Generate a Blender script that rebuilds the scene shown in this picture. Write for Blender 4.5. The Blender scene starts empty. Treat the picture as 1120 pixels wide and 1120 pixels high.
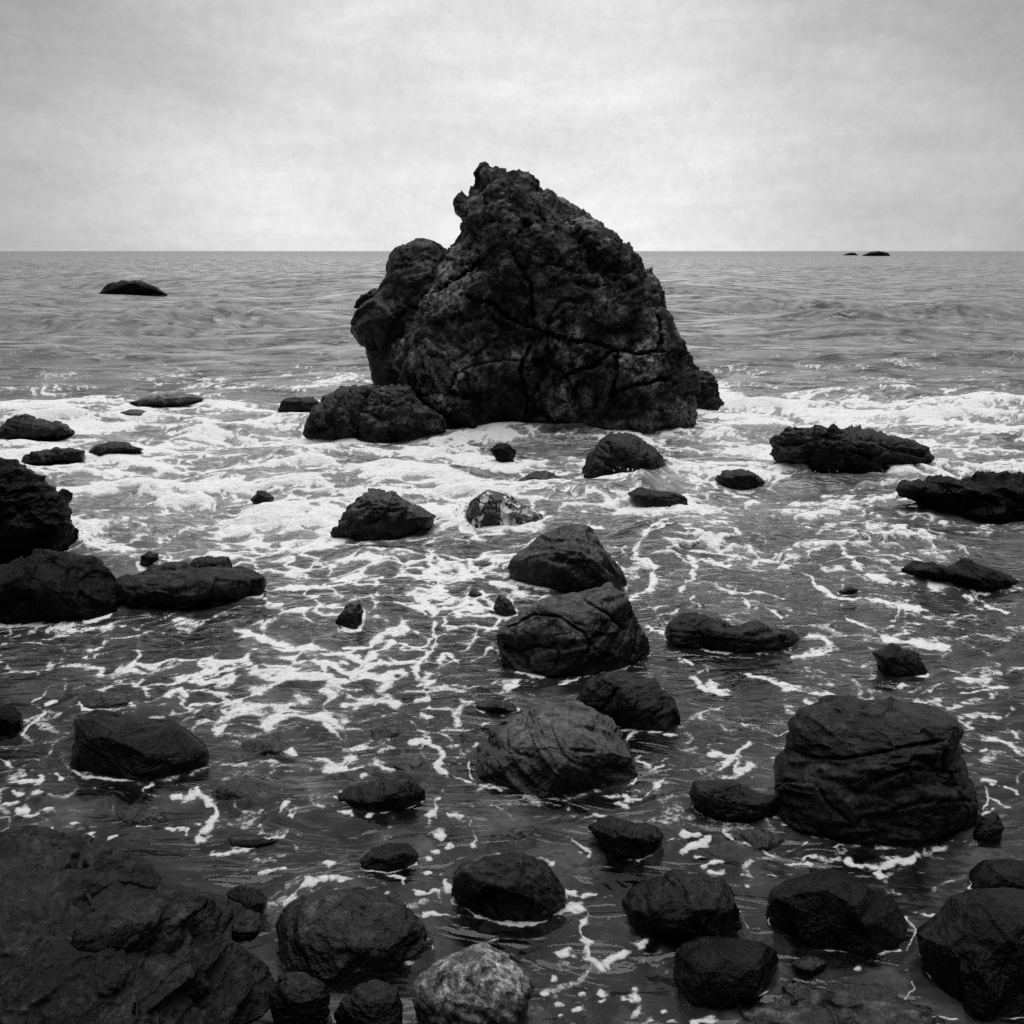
import bpy, bmesh, math, random
import numpy as np
from mathutils import Vector

random.seed(7)
S = bpy.context.scene
COL = S.collection

# ------------------------------------------------------------------ camera
H = 4.0                      # eye height above the water, metres
F = 1089.0                   # focal length in units of a 1120-wide frame
PITCH = math.atan((560 - 274.5) / F)
cam = bpy.data.cameras.new('camera')
cam.sensor_width = 36; cam.lens = 36 * F / 1120
cam.clip_start = 0.05; cam.clip_end = 200000
cam_o = bpy.data.objects.new('camera', cam)
COL.objects.link(cam_o)
cam_o.location = (0, 0, H)
cam_o.rotation_euler = (math.pi / 2 - PITCH, 0, 0)
S.camera = cam_o
EYE = np.array([0, 0, H])
RIGHT = np.array([1.0, 0, 0])
FWD = np.array([0, math.cos(PITCH), -math.sin(PITCH)])
UPV = np.array([0, math.sin(PITCH), math.cos(PITCH)])

def at(x, y, z=0.0):
    """the point of the level z that is seen in the direction of a traced point"""
    d = FWD + RIGHT * (x - 560) / F - UPV * (y - 560) / F
    t = (z - H) / d[2]
    return EYE + d * t

def depth_of(p):
    return float(np.dot(p - EYE, FWD))

# ------------------------------------------------------------------ noise
def _hash(ix, iy, iz, seed):
    h = (ix.astype(np.int64) * 374761393 + iy.astype(np.int64) * 668265263 + iz.astype(np.int64) * 2147483647 + seed * 974634541) & 0xFFFFFFFF
    h = ((h ^ (h >> 13)) * 1274126177) & 0xFFFFFFFF
    h = ((h ^ (h >> 15)) * 2246822519) & 0xFFFFFFFF
    return (h ^ (h >> 16)) & 0xFFFFFFFF

def rnd3(ix, iy, iz, seed):
    return _hash(ix, iy, iz, seed).astype(np.float64) / 4294967295.0

_G = np.array([[1,1,0],[-1,1,0],[1,-1,0],[-1,-1,0],[1,0,1],[-1,0,1],[1,0,-1],[-1,0,-1],[0,1,1],[0,-1,1],[0,1,-1],[0,-1,-1]], float)

def perlin(p, seed=0):
    i = np.floor(p).astype(np.int64)
    f = p - i
    u = f * f * f * (f * (f * 6 - 15) + 10)
    out = np.zeros(len(p))
    for dx in (0, 1):
        wx = u[:, 0] if dx else 1 - u[:, 0]
        for dy in (0, 1):
            wy = u[:, 1] if dy else 1 - u[:, 1]
            for dz in (0, 1):
                wz = u[:, 2] if dz else 1 - u[:, 2]
                g = _G[_hash(i[:, 0] + dx, i[:, 1] + dy, i[:, 2] + dz, seed) % 12]
                out += wx * wy * wz * (g[:, 0] * (f[:, 0] - dx) + g[:, 1] * (f[:, 1] - dy) + g[:, 2] * (f[:, 2] - dz))
    return out

def perlin2(x, y, seed=0):
    ix = np.floor(x).astype(np.int64); iy = np.floor(y).astype(np.int64)
    fx = x - ix; fy = y - iy
    ux = fx * fx * fx * (fx * (fx * 6 - 15) + 10); uy = fy * fy * fy * (fy * (fy * 6 - 15) + 10)
    out = np.zeros_like(x); z = np.zeros_like(ix)
    for dx in (0, 1):
        wx = ux if dx else 1 - ux
        for dy in (0, 1):
            wy = uy if dy else 1 - uy
            a = rnd3(ix + dx, iy + dy, z, seed) * 2 * math.pi
            out += wx * wy * (np.cos(a) * (fx - dx) + np.sin(a) * (fy - dy))
    return out * 1.4

def fbm(p, octaves=4, seed=0, gain=0.5):
    a = 1.0; out = 0
    for o in range(octaves):
        out = out + a * perlin(p * (2.03 ** o) + 17.3 * o, seed + o)
        a *= gain
    return out

def ridged(p, octaves=4, seed=0, gain=0.5):
    a = 1.0; out = 0
    for o in range(octaves):
        out = out + a * (0.42 - np.abs(perlin(p * (2.07 ** o) + 9.1 * o, seed + o)) * 1.6)
        a *= gain
    return out

def cells(p, seed):
    """fractured blocks: every cell a randomly tilted plane; also the gap to the next cell"""
    i = np.floor(p).astype(np.int64)
    d1 = np.full(len(p), 9.0); d2 = np.full(len(p), 9.0); tilt = np.zeros(len(p))
    for dx in (-1, 0, 1):
        for dy in (-1, 0, 1):
            for dz in (-1, 0, 1):
                a, b, c = i[:, 0] + dx, i[:, 1] + dy, i[:, 2] + dz
                q = np.stack([a + rnd3(a, b, c, seed), b + rnd3(a, b, c, seed + 1), c + rnd3(a, b, c, seed + 2)], 1)
                v = p - q
                d = np.sqrt((v * v).sum(1))
                n = np.stack([rnd3(a, b, c, seed + 3), rnd3(a, b, c, seed + 4), rnd3(a, b, c, seed + 5)], 1) * 2 - 1
                t = (v * n).sum(1) + (rnd3(a, b, c, seed + 6) - 0.5) * 0.6
                near = d < d1
                d2 = np.where(near, d1, np.minimum(d2, d))
                tilt = np.where(near, t, tilt)
                d1 = np.where(near, d, d1)
    return tilt, d2 - d1

def sstep(a, b, x):
    t = np.clip((x - a) / (b - a), 0, 1)
    return t * t * (3 - 2 * t)

# ------------------------------------------------------------------ node helpers
class NT:
    def __init__(s, tree):
        s.t = tree; s.n = tree.nodes; s.l = tree.links
        s.n.clear()
    def new(s, typ, **kw):
        n = s.n.new(typ)
        for k, v in kw.items():
            if k == 'ins':
                for kk, vv in v.items():
                    s.put(n.inputs[kk], vv)
            else:
                setattr(n, k, v)
        return n
    def put(s, sock, v):
        if hasattr(v, 'is_output'):
            s.l.new(v, sock)
        else:
            sock.default_value = v
    def math(s, op, a, b=0.0, c=0.0, clamp=False):
        n = s.n.new('ShaderNodeMath'); n.operation = op; n.use_clamp = clamp
        s.put(n.inputs[0], a); s.put(n.inputs[1], b)
        if op in ('MULTIPLY_ADD',): s.put(n.inputs[2], c)
        return n.outputs[0]
    def rng(s, v, a, b, c=0.0, d=1.0, smooth=True):
        n = s.n.new('ShaderNodeMapRange'); n.interpolation_type = 'SMOOTHSTEP' if smooth else 'LINEAR'
        for k, x in zip(('Value', 'From Min', 'From Max', 'To Min', 'To Max'), (v, a, b, c, d)):
            s.put(n.inputs[k], x)
        return n.outputs['Result']
    def noise(s, vec, scale, detail=4, rough=0.55, dist=0.0):
        n = s.n.new('ShaderNodeTexNoise')
        s.put(n.inputs['Vector'], vec); n.inputs['Scale'].default_value = scale
        n.inputs['Detail'].default_value = detail; n.inputs['Roughness'].default_value = rough
        n.inputs['Distortion'].default_value = dist
        return n.outputs['Fac']
    def mapping(s, vec, scale=(1, 1, 1), rot=(0, 0, 0), loc=(0, 0, 0)):
        n = s.n.new('ShaderNodeMapping')
        s.put(n.inputs['Vector'], vec); n.inputs['Scale'].default_value = scale
        n.inputs['Rotation'].default_value = rot; n.inputs['Location'].default_value = loc
        return n.outputs[0]
    def mix(s, f, a, b):
        """mix two greys"""
        n = s.n.new('ShaderNodeMix'); n.data_type = 'FLOAT'
        s.put(n.inputs[0], f); s.put(n.inputs[2], a); s.put(n.inputs[3], b)
        return n.outputs[0]
    def attr(s, name):
        n = s.n.new('ShaderNodeAttribute'); n.attribute_name = name
        return n.outputs['Fac']
    def bump(s, h, strength, dist, normal=None):
        n = s.n.new('ShaderNodeBump')
        n.inputs['Strength'].default_value = strength; n.inputs['Distance'].default_value = dist
        s.put(n.inputs['Height'], h)
        if normal is not None: s.put(n.inputs['Normal'], normal)
        return n.outputs[0]

def material(name):
    m = bpy.data.materials.new(name); m.use_nodes = True
    return m, NT(m.node_tree)

# ------------------------------------------------------------------ rock materials (dark wet stone; the photograph is black and white)
def rock_material(name, dark, light, patch=0.0, grain=1.0, wet=0.35, streak=0.0, barnacle_glint=0.0, sheen=0.5, top_light=0.02):
    m, t = material(name)
    co = t.new('ShaderNodeTexCoord').outputs['Object']
    geo = t.new('ShaderNodeNewGeometry')
    sep = t.new('ShaderNodeSeparateXYZ', ins={0: geo.outputs['Position']})
    z = sep.outputs[2]
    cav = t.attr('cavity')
    n1 = t.noise(co, 1.7 * grain, 6, 0.62, 0.4)
    n2 = t.noise(co, 9.0 * grain, 6, 0.68, 0.2)
    n3 = t.noise(co, 46.0 * grain, 4, 0.7)
    v = t.rng(n1, 0.30, 0.72)
    v = t.math('MULTIPLY', v, t.rng(n2, 0.36, 0.70, 0.06, 1.5))
    v = t.math('MULTIPLY', v, t.rng(n3, 0.32, 0.68, 0.3, 1.6))
    v = t.math('MULTIPLY', v, t.rng(cav, 0.1, 0.95, 0.04, 1.5, False))  # crevice shade painted into the stone colour
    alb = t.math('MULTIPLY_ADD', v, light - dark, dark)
    if patch > 0:                                      # pale lichen / weathered patches
        pn = t.noise(co, 0.85 * grain, 5, 0.6, 0.8)
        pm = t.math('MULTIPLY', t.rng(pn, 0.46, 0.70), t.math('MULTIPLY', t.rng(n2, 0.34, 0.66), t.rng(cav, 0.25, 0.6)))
        alb = t.math('MULTIPLY_ADD', pm, patch, alb)
    if barnacle_glint > 0:                                   # barnacles, salt specks, and small wet glints painted into the colour
        vo = t.new('ShaderNodeTexVoronoi', ins={'Vector': co, 'Scale': 38.0 * grain})
        sp = t.math('MULTIPLY', t.rng(vo.outputs['Distance'], 0.16, 0.26, 1.0, 0.0), t.rng(n1, 0.46, 0.62))
        sp = t.math('MULTIPLY', sp, t.rng(n2, 0.45, 0.6))
        alb = t.math('MULTIPLY_ADD', sp, barnacle_glint, alb)
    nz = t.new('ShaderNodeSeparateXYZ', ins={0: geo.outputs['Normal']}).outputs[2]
    lit_top = t.math('MULTIPLY', t.rng(nz, 0.35, 0.9), t.rng(n2, 0.3, 0.65, 0.3, 1.2))      # upward faces paler: the light on the tops painted into the colour
    alb = t.math('MULTIPLY_ADD', lit_top, top_light, alb)
    wl = t.math('MULTIPLY_ADD', n2, 0.22, -0.02)
    wetm = t.rng(t.math('SUBTRACT', z, wl), 0.0, 0.22, 1.0, 0.0)
    alb = t.math('MULTIPLY', alb, t.mix(wetm, 1.0, 0.45))
    rough = t.mix(wetm, t.rng(n2, 0.32, 0.68, wet - 0.05, wet + 0.42), 0.18)
    if streak > 0:                                     # white water running off
        sc = t.mapping(co, (4.5, 4.5, 0.9))
        sn = t.noise(sc, 1.5, 3, 0.55, 0.8)
        sm = t.math('MULTIPLY', t.rng(sn, 0.52, 0.60), t.rng(n1, 0.34, 0.5))
        sm = t.math('MULTIPLY', sm, streak)
        alb = t.mix(sm, alb, 0.75)
    com = t.new('ShaderNodeCombineColor', ins={0: alb, 1: alb, 2: alb})
    hgt = t.math('MULTIPLY_ADD', n2, 0.7, t.math('MULTIPLY', n3, 0.2))
    b = t.bump(hgt, 1.0, 0.055 / grain)
    p = t.new('ShaderNodeBsdfPrincipled', ins={'Base Color': com.outputs[0], 'Roughness': rough, 'Normal': b, 'Specular IOR Level': sheen})
    o = t.new('ShaderNodeOutputMaterial', ins={0: p.outputs[0]})
    return m

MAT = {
    'stack':   rock_material('weathered_stack_stone', 0.001, 0.08, patch=0.3, grain=0.8, wet=0.55, top_light=0.0, sheen=0.12),
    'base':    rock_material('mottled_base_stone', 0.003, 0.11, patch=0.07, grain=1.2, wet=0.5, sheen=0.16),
    'dark':    rock_material('black_wet_stone', 0.0007, 0.038, grain=1.6, wet=0.2, top_light=0.006, sheen=0.2),
    'black':   rock_material('shadowed_black_stone', 0.0005, 0.014, grain=1.6, wet=0.25, top_light=0.001, barnacle_glint=0.22, sheen=0.1),
    'grey':    rock_material('grey_wet_stone', 0.0015, 0.085, grain=1.7, wet=0.22, top_light=0.045, sheen=0.22),
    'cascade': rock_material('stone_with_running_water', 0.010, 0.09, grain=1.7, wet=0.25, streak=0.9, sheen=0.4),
    'smooth':  rock_material('smooth_dark_stone', 0.0006, 0.014, grain=0.8, wet=0.16, top_light=0.001, sheen=0.18),
    'speckle': rock_material('barnacled_grey_stone', 0.001, 0.05, grain=1.6, wet=0.4, barnacle_glint=0.16, top_light=0.075, sheen=0.25),
    'pale':    rock_material('pale_mottled_stone', 0.004, 0.45, patch=0.25, grain=2.6, wet=0.4, sheen=0.25, top_light=0.05),
    'ledge':   rock_material('rough_shore_ledge_stone', 0.0005, 0.032, patch=0.015, grain=2.0, wet=0.2, top_light=0, barnacle_glint=0.05, sheen=0.2),
    'glossy':  rock_material('glossy_wet_stone', 0.0005, 0.055, grain=1.8, wet=0.14, sheen=0.3, top_light=0.003),
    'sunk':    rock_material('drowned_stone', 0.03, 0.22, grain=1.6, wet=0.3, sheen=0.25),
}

# ------------------------------------------------------------------ rock builder
_ico = {}
def ico(level):
    if level not in _ico:
        bm = bmesh.new()
        bmesh.ops.create_icosphere(bm, subdivisions=level, radius=1)
        v = np.array([x.co[:] for x in bm.verts]); f = np.array([[q.index for q in p.verts] for p in bm.faces], np.int32)
        bm.free()
        _ico[level] = (v, f)
    return _ico[level]

def radii(poly, c, th):
    """outline of a traced polygon as a radius for each angle"""
    P = np.array(poly, float) - c
    n = 720
    ang = np.linspace(-math.pi, math.pi, n, endpoint=False)
    R = np.zeros(n)
    d = np.stack([np.cos(ang), np.sin(ang)], 1)
    for k in range(len(P)):
        a, b = P[k], P[(k + 1) % len(P)]
        e = b - a
        den = d[:, 0] * e[1] - d[:, 1] * e[0]
        den = np.where(np.abs(den) < 1e-9, 1e-9, den)
        t = (a[0] * e[1] - a[1] * e[0]) / den
        s = (a[0] * d[:, 1] - a[1] * d[:, 0]) / den
        ok = (t > 0) & (s >= -1e-6) & (s <= 1 + 1e-6)
        R = np.where(ok, np.maximum(R, t), R)
    R = np.where(R <= 0, R[R > 0].mean(), R)
    k = np.array([1, 3, 5, 3, 1.0]); k /= k.sum()
    R = np.convolve(np.concatenate([R[-2:], R, R[:2]]), k, 'valid')
    return np.interp(th, np.append(ang, math.pi), np.append(R, R[0]))

def poly_c(poly):
    P = np.array(poly, float); x, y = P[:, 0], P[:, 1]
    x1, y1 = np.roll(x, -1), np.roll(y, -1)
    cr = x * y1 - x1 * y
    A = cr.sum() / 2
    return np.array([((x + x1) * cr).sum(), ((y + y1) * cr).sum()]) / (6 * A)

def lobe(poly, k=0.8, ext=1.55, box=0.8, level=6, push=0.0, base=None, seed=0, facets=7, cut=0.62):
    """a solid stone whose outline from the shore is the traced one, as deep as k times its half width, standing in the water"""
    P = np.array(poly, float)
    c = poly_c(poly)
    yb = P[:, 1].max(); xb = P[P[:, 1] > yb - 0.12 * (yb - P[:, 1].min() + 1), 0].mean()
    if base is not None: xb, yb = base
    hw = (P[:, 0].max() - P[:, 0].min()) / 2
    hh = (P[:, 1].max() - P[:, 1].min()) / 2
    E = P.copy()
    low = E[:, 1] > c[1]
    E[low, 1] = c[1] + (E[low, 1] - c[1]) * ext
    cb = math.sqrt(max(0.0, 1 - (1 / ext) ** 2))
    dp = depth_of(at(xb, yb))
    kk = k * hw / F
    zc = dp / (1 - kk * cb) + push
    D = kk * zc
    v, f = ico(level)
    v = v.copy()
    r = random.Random(seed)
    for _ in range(facets):
        n = np.array([r.uniform(-1, 1), r.uniform(-0.6, 1), r.uniform(0.35, 1.4)]); n /= np.linalg.norm(n)
        d0 = r.uniform(cut, cut + 0.22)
        s = v @ n
        v -= np.outer(np.maximum(s - d0, 0) * 0.97, n)
    a, b, cc = v[:, 0], v[:, 1], v[:, 2]
    rho = np.sqrt(a * a + b * b)
    th = np.arctan2(-b, a)
    R = radii(E, c, th)
    rr = np.where(rho > 1e-6, np.clip(rho, 0, 1) ** box, 0)
    px = c[0] + rr * np.cos(th) * R
    py = c[1] + rr * np.sin(th) * R
    dep = np.sign(cc) * np.abs(cc) ** box * D
    zd = zc - dep
    s = (zc * 0.6 + zd * 0.4) / F
    w = EYE + np.outer((px - 560) * s, RIGHT) - np.outer((py - 560) * s, UPV) + np.outer(zd, FWD)
    return w, f

def mesh_from(name, v, f):
    me = bpy.data.meshes.new(name)
    me.vertices.add(len(v)); me.vertices.foreach_set('co', np.asarray(v, np.float32).ravel())
    k = f.shape[1]
    me.loops.add(f.size); me.loops.foreach_set('vertex_index', f.ravel().astype(np.int32))
    me.polygons.add(len(f))
    me.polygons.foreach_set('loop_start', np.arange(0, f.size, k, dtype=np.int32))
    me.polygons.foreach_set('loop_total', np.full(len(f), k, np.int32))
    me.polygons.foreach_set('use_smooth', np.ones(len(f), bool))
    me.update(calc_edges=True)
    return me

def verts_of(me):
    v = np.zeros(len(me.vertices) * 3, np.float32); me.vertices.foreach_get('co', v)
    return v.reshape(-1, 3).astype(float)

def normals_of(me):
    v = np.zeros(len(me.vertices) * 3, np.float32); me.vertices.foreach_get('normal', v)
    return v.reshape(-1, 3).astype(float)

def fuse(parts, voxel):
    """several lobes grown together into one continuous stone"""
    vs, fs, n = [], [], 0
    for v, f in parts:
        vs.append(v); fs.append(f + n); n += len(v)
    me = mesh_from('tmp', np.concatenate(vs), np.concatenate(fs))
    o = bpy.data.objects.new('tmp', me); COL.objects.link(o)
    md = o.modifiers.new('r', 'REMESH'); md.mode = 'VOXEL'; md.voxel_size = voxel
    ev = o.evaluated_get(bpy.context.evaluated_depsgraph_get())
    m2 = ev.to_mesh()
    v = verts_of(m2)
    f = []
    for p in m2.polygons:
        q = list(p.vertices)
        f.append(q if len(q) == 4 else q + [q[-1]])
    f = np.array(f, np.int32)
    ev.to_mesh_clear()
    bpy.data.objects.remove(o); bpy.data.meshes.remove(me)
    return v, f

def chisel(p, n, freq, seed, blend, limit):
    """flatten the surface patch by patch, so that it reads as broken faces meeting at edges"""
    q = p * freq
    q = q + 0.30 * np.stack([perlin(q * 1.3, seed), perlin(q * 1.3 + 19, seed + 1), perlin(q * 1.3 + 43, seed + 2)], 1)
    i = np.floor(q).astype(np.int64)
    d1 = np.full(len(p), 9.0); cid = np.zeros(len(p), np.int64)
    for dx in (-1, 0, 1):
        for dy in (-1, 0, 1):
            for dz in (-1, 0, 1):
                a, b, c = i[:, 0] + dx, i[:, 1] + dy, i[:, 2] + dz
                v = q - np.stack([a + rnd3(a, b, c, seed), b + rnd3(a, b, c, seed + 1), c + rnd3(a, b, c, seed + 2)], 1)
                d = (v * v).sum(1)
                near = d < d1
                cid = np.where(near, (a + 500) * 1000003 + (b + 500) * 1009 + (c + 500), cid)
                d1 = np.where(near, d, d1)
    _, inv = np.unique(cid, return_inverse=True)
    cnt = np.bincount(inv)
    m = np.stack([np.bincount(inv, p[:, k]) / cnt for k in range(3)], 1)
    nm = np.stack([np.bincount(inv, n[:, k]) / cnt for k in range(3)], 1)
    nm /= np.linalg.norm(nm, axis=1)[:, None] + 1e-9
    M, N = m[inv], nm[inv]
    dist = ((p - M) * N).sum(1)
    cs = np.clip((n * N).sum(1), 0.45, 1)
    return p - n * (np.clip(dist / cs, -limit, limit) * blend)[:, None]

def slabs(v, f, n, lo, hi, seed, keep):
    """broken bedded slabs bedded half into the surface of a ledge"""
    rs = np.random.RandomState(seed)
    me = mesh_from('tmp', v, f); nn = normals_of(me); bpy.data.meshes.remove(me)
    ok = np.nonzero(keep(v, nn))[0]
    iv, fi = ico(6)
    out = []
    for _ in range(n):
        k = ok[rs.randint(len(ok))]
        b = iv.copy()
        for _k in range(9):
            d = rs.normal(size=3); d /= np.linalg.norm(d); s_ = b @ d
            b -= np.outer(np.maximum(s_ - rs.uniform(0.5, 0.8), 0), d)
        ax = np.array([0.35, -0.35, 0.87]) + rs.normal(0, 0.12, 3); ax /= np.linalg.norm(ax)
        t_ = np.array([0.8, 0.5, 0]) + rs.normal(0, 0.4, 3); t_ -= ax * (t_ @ ax); t_ /= np.linalg.norm(t_)
        u_ = np.cross(ax, t_)
        r = rs.uniform(lo, hi)
        b = np.outer(b[:, 0] * r * rs.uniform(1.0, 1.7), t_) + np.outer(b[:, 1] * r * rs.uniform(0.6, 1.0), u_) + np.outer(b[:, 2] * r * rs.uniform(0.3, 0.55), ax)
        out.append((b + v[k] - nn[k] * r * 0.26, fi))
    return out

def weather(me, size, seed, rough=1.0, blocky=1.0, style='rock', again=None, bed=None, chip=0.0):
    """breaks the smooth body up: blocks, cracks, ridges and grain, as real displacement"""
    p = verts_of(me); n = normals_of(me)
    if chip and style != 'smooth':
        for k, (fq, bl) in enumerate(((2.3, chip), (5.0, chip * 0.75))):
            p = chisel(p, n, fq / size, seed + 400 + k, bl, 0.10 * size / (k + 1))
            me.vertices.foreach_set('co', p.astype(np.float32).ravel()); me.update()
            n = normals_of(me)
    fr = 1.0 / size
    q = p * fr + seed * 3.71
    warp = np.stack([perlin(q * 2.1, seed + 50), perlin(q * 2.1 + 31, seed + 51), perlin(q * 2.1 + 57, seed + 52)], 1) * 0.35
    if style == 'smooth':
        t1, g1 = cells(q * 1.6 + warp, seed)
        gr = fbm(q * 9, 4, seed + 2, 0.6)
        h = 0.05 * perlin(q * 1.6, seed) + 0.008 * gr + 0.012 * t1
        cav = 0.6 + 0.5 * perlin(q * 3, seed + 3) + 0.4 * gr
    else:
        r = np.random.RandomState(seed)
        ax = r.normal(size=3) * np.array([0.5, 0.5, 0.5]) + np.array([0.25, 0.1, 1.0]); ax /= np.linalg.norm(ax)
        lay = q + np.outer(q @ ax, ax) * (bed if bed is not None else 2.6)                     # bedding: finer across the layers than along them
        t1, g1 = cells(q * 1.7 + warp * 0.8, seed)
        t2, g2 = cells(lay * 2.6 + warp, seed + 20)
        t3, g3 = cells(lay * 7.0 + warp * 2, seed + 25)
        rg = ridged(lay * 1.5 + warp * 0.6, 5, seed + 9, 0.6)
        gr = fbm(q * 11, 5, seed + 12, 0.65)
        crack = np.exp(-(perlin(q * 1.5 + warp * 1.1, seed + 70) / 0.022) ** 2) * sstep(0.0, 0.25, perlin(q * 1.1 + 5, seed + 71))
        crack2 = np.exp(-(perlin(lay * 2.2 + warp * 2, seed + 72) / 0.04) ** 2) * sstep(0.0, 0.3, perlin(q * 1.6 + 15, seed + 73))
        if style == 'crag':
            h = (0.062 * t1 + 0.040 * t2 + 0.014 * t3) * blocky + 0.026 * rg * rough + 0.011 * gr * rough - 0.030 * crack * rough - 0.012 * crack2 * rough
        else:
            h = (0.036 * t1 + 0.024 * t2 + 0.007 * t3) * blocky + 0.016 * rg * rough + 0.0055 * gr * rough - 0.026 * crack * rough - 0.012 * crack2 * rough
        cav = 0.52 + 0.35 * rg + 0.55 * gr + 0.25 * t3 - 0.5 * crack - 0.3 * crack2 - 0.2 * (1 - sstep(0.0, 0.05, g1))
    p = p + n * (h * size)[:, None]
    me.vertices.foreach_set('co', p.astype(np.float32).ravel())
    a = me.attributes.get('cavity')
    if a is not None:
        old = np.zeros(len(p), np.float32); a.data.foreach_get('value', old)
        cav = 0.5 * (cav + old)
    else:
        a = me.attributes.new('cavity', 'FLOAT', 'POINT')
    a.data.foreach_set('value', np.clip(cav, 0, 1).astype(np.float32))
    me.update()
    if again:
        weather(me, size * again, seed + 300, rough, blocky, style)

def carve(me, lines, width, deep, seed=0):
    """long open cracks cut into the face of a stone"""
    p = verts_of(me); n = normals_of(me)
    r = p - EYE
    zd = r @ FWD
    x = 560 + F * (r @ RIGHT) / zd; y = 560 - F * (r @ UPV) / zd
    x = x + width * 2.2 * perlin(p * 2.3, seed) + width * perlin(p * 7, seed + 1)
    y = y + width * 2.2 * perlin(p * 2.3 + 9, seed + 2) + width * perlin(p * 7 + 9, seed + 3)
    dm = np.full(len(p), 1e9)
    for pts in lines:
        for (ax, ay), (bx, by) in zip(pts[:-1], pts[1:]):
            ex, ey = bx - ax, by - ay
            t = np.clip(((x - ax) * ex + (y - ay) * ey) / (ex * ex + ey * ey), 0, 1)
            dm = np.minimum(dm, np.hypot(x - ax - t * ex, y - ay - t * ey))
    g_ = np.exp(-(dm / width) ** 2) * ((n * r).sum(1) < 0)
    p = p - n * (deep * g_)[:, None]
    me.vertices.foreach_set('co', p.astype(np.float32).ravel())
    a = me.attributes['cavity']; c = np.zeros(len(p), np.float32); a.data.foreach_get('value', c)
    a.data.foreach_set('value', np.clip(c - 0.8 * g_, 0, 1).astype(np.float32)); me.update()  # shade inside the cracks, painted through the stone colour

GROUP = 'wave-washed rocks scattered through the surf'
FOOT = []          # outlines, for the foam that rings each stone

def place(name, me, mat, label=None, cat=None, group=None, parent=None, origin=None):
    v = verts_of(me)
    if origin is None:
        lo, hi = v.min(0), v.max(0)
        origin = np.array([(lo[0] + hi[0]) / 2, (lo[1] + hi[1]) / 2, max(lo[2], -0.4)])
    v -= origin
    me.vertices.foreach_set('co', v.astype(np.float32).ravel()); me.update()
    me.name = name
    o = bpy.data.objects.new(name, me); COL.objects.link(o)
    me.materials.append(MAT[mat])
    if parent is not None:
        o.parent = parent
        o.location = Vector(origin) - parent.location
    else:
        o.location = origin
    if label: o['label'] = label
    if cat: o['category'] = cat
    if group: o['group'] = group
    return o

def g(pts, org, sc):
    return [(org[0] + x / sc, org[1] + y / sc) for x, y in pts]
ZA = lambda *p: g(p, (300, 160), 2.154)
ZB = lambda *p: g(p, (0, 400), 2.947)
ZC = lambda *p: g(p, (340, 440), 2.8)
ZD = lambda *p: g(p, (720, 430), 2.8)
ZE = lambda *p: g(p, (0, 740), 2.947)
ZF = lambda *p: g(p, (360, 740), 2.947)
ZG = lambda *p: g(p, (740, 740), 2.947)
ZH = lambda *p: g(p, (0, 250), 2.8)
ZI = lambda *p: g(p, (720, 250), 2.8)
ZZ = lambda *p: list(p)

_seed = [11]
def rock(name, mat, label, cat, poly, k=0.85, ext=1.55, box=0.8, rough=1.0, blocky=1.0, style='rock', group=GROUP, facets=11, extra=(), ring=True, level=None, base=None, voxel=None, top=None, wscale=1.0, again=None, bed=None, slab=None, cracks=None):
    _seed[0] += 13
    sd = _seed[0]
    P = np.array(poly)
    w = P[:, 0].max() - P[:, 0].min()
    if level is None: level = 5 if w < 50 else (6 if w < 150 else 7)
    cut = 0.86 if style == 'crag' else 0.64
    L = [lobe(poly, k, ext, box, level, seed=sd, facets=facets, base=base, cut=cut)]
    for i, e in enumerate(extra):
        kw = dict(k=k, ext=ext, box=box, level=level, seed=sd + i + 1, facets=4); kw.update(e[1])
        L.append(lobe(e[0], **kw))
    if slab:
        for v0, f0 in L[:]:
            L += slabs(v0, f0, slab[0], slab[1], slab[2], sd, lambda p, q: (p[:, 2] > -0.1) & ((q[:, 2] > 0.2) | (q[:, 1] < -0.3)))
    if slab:
        v, f, n_ = [], [], 0
        for a_, b_ in L:
            v.append(a_); f.append(b_ + n_); n_ += len(a_)
        v, f = np.concatenate(v), np.concatenate(f)
    elif len(L) > 1:
        size = np.ptp(L[0][0], axis=0)[0]
        v, f = fuse(L, voxel or size / 130)
    else:
        v, f = L[0]
    me = mesh_from(name, v, f)
    size = float(np.ptp(L[0][0], axis=0)[[0, 2]].mean())
    weather(me, size * wscale, sd, rough, blocky, style, again, bed)
    if cracks: carve(me, cracks, 1.4, size * 0.02, sd)
    if top is not None:                                # lower it until only this much stands above the water
        vv = verts_of(me); vv[:, 2] += top - np.percentile(vv[:, 2], 99.5)
        me.vertices.foreach_set('co', vv.astype(np.float32).ravel())
    if ring:
        FOOT.append(P)
    return place(name, me, mat, label, cat, group)

# ------------------------------------------------------------------ the sea stack
stack = bpy.data.objects.new('sea_stack', None)
stack.empty_display_size = 2
COL.objects.link(stack)
sb = at(590, 470)
stack.location = (sb[0], sb[1] + 2.0, 0)
stack['label'] = 'huge dark craggy sea stack with a leaning peak, rising alone from the surf'
stack['category'] = 'sea stack'

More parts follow.
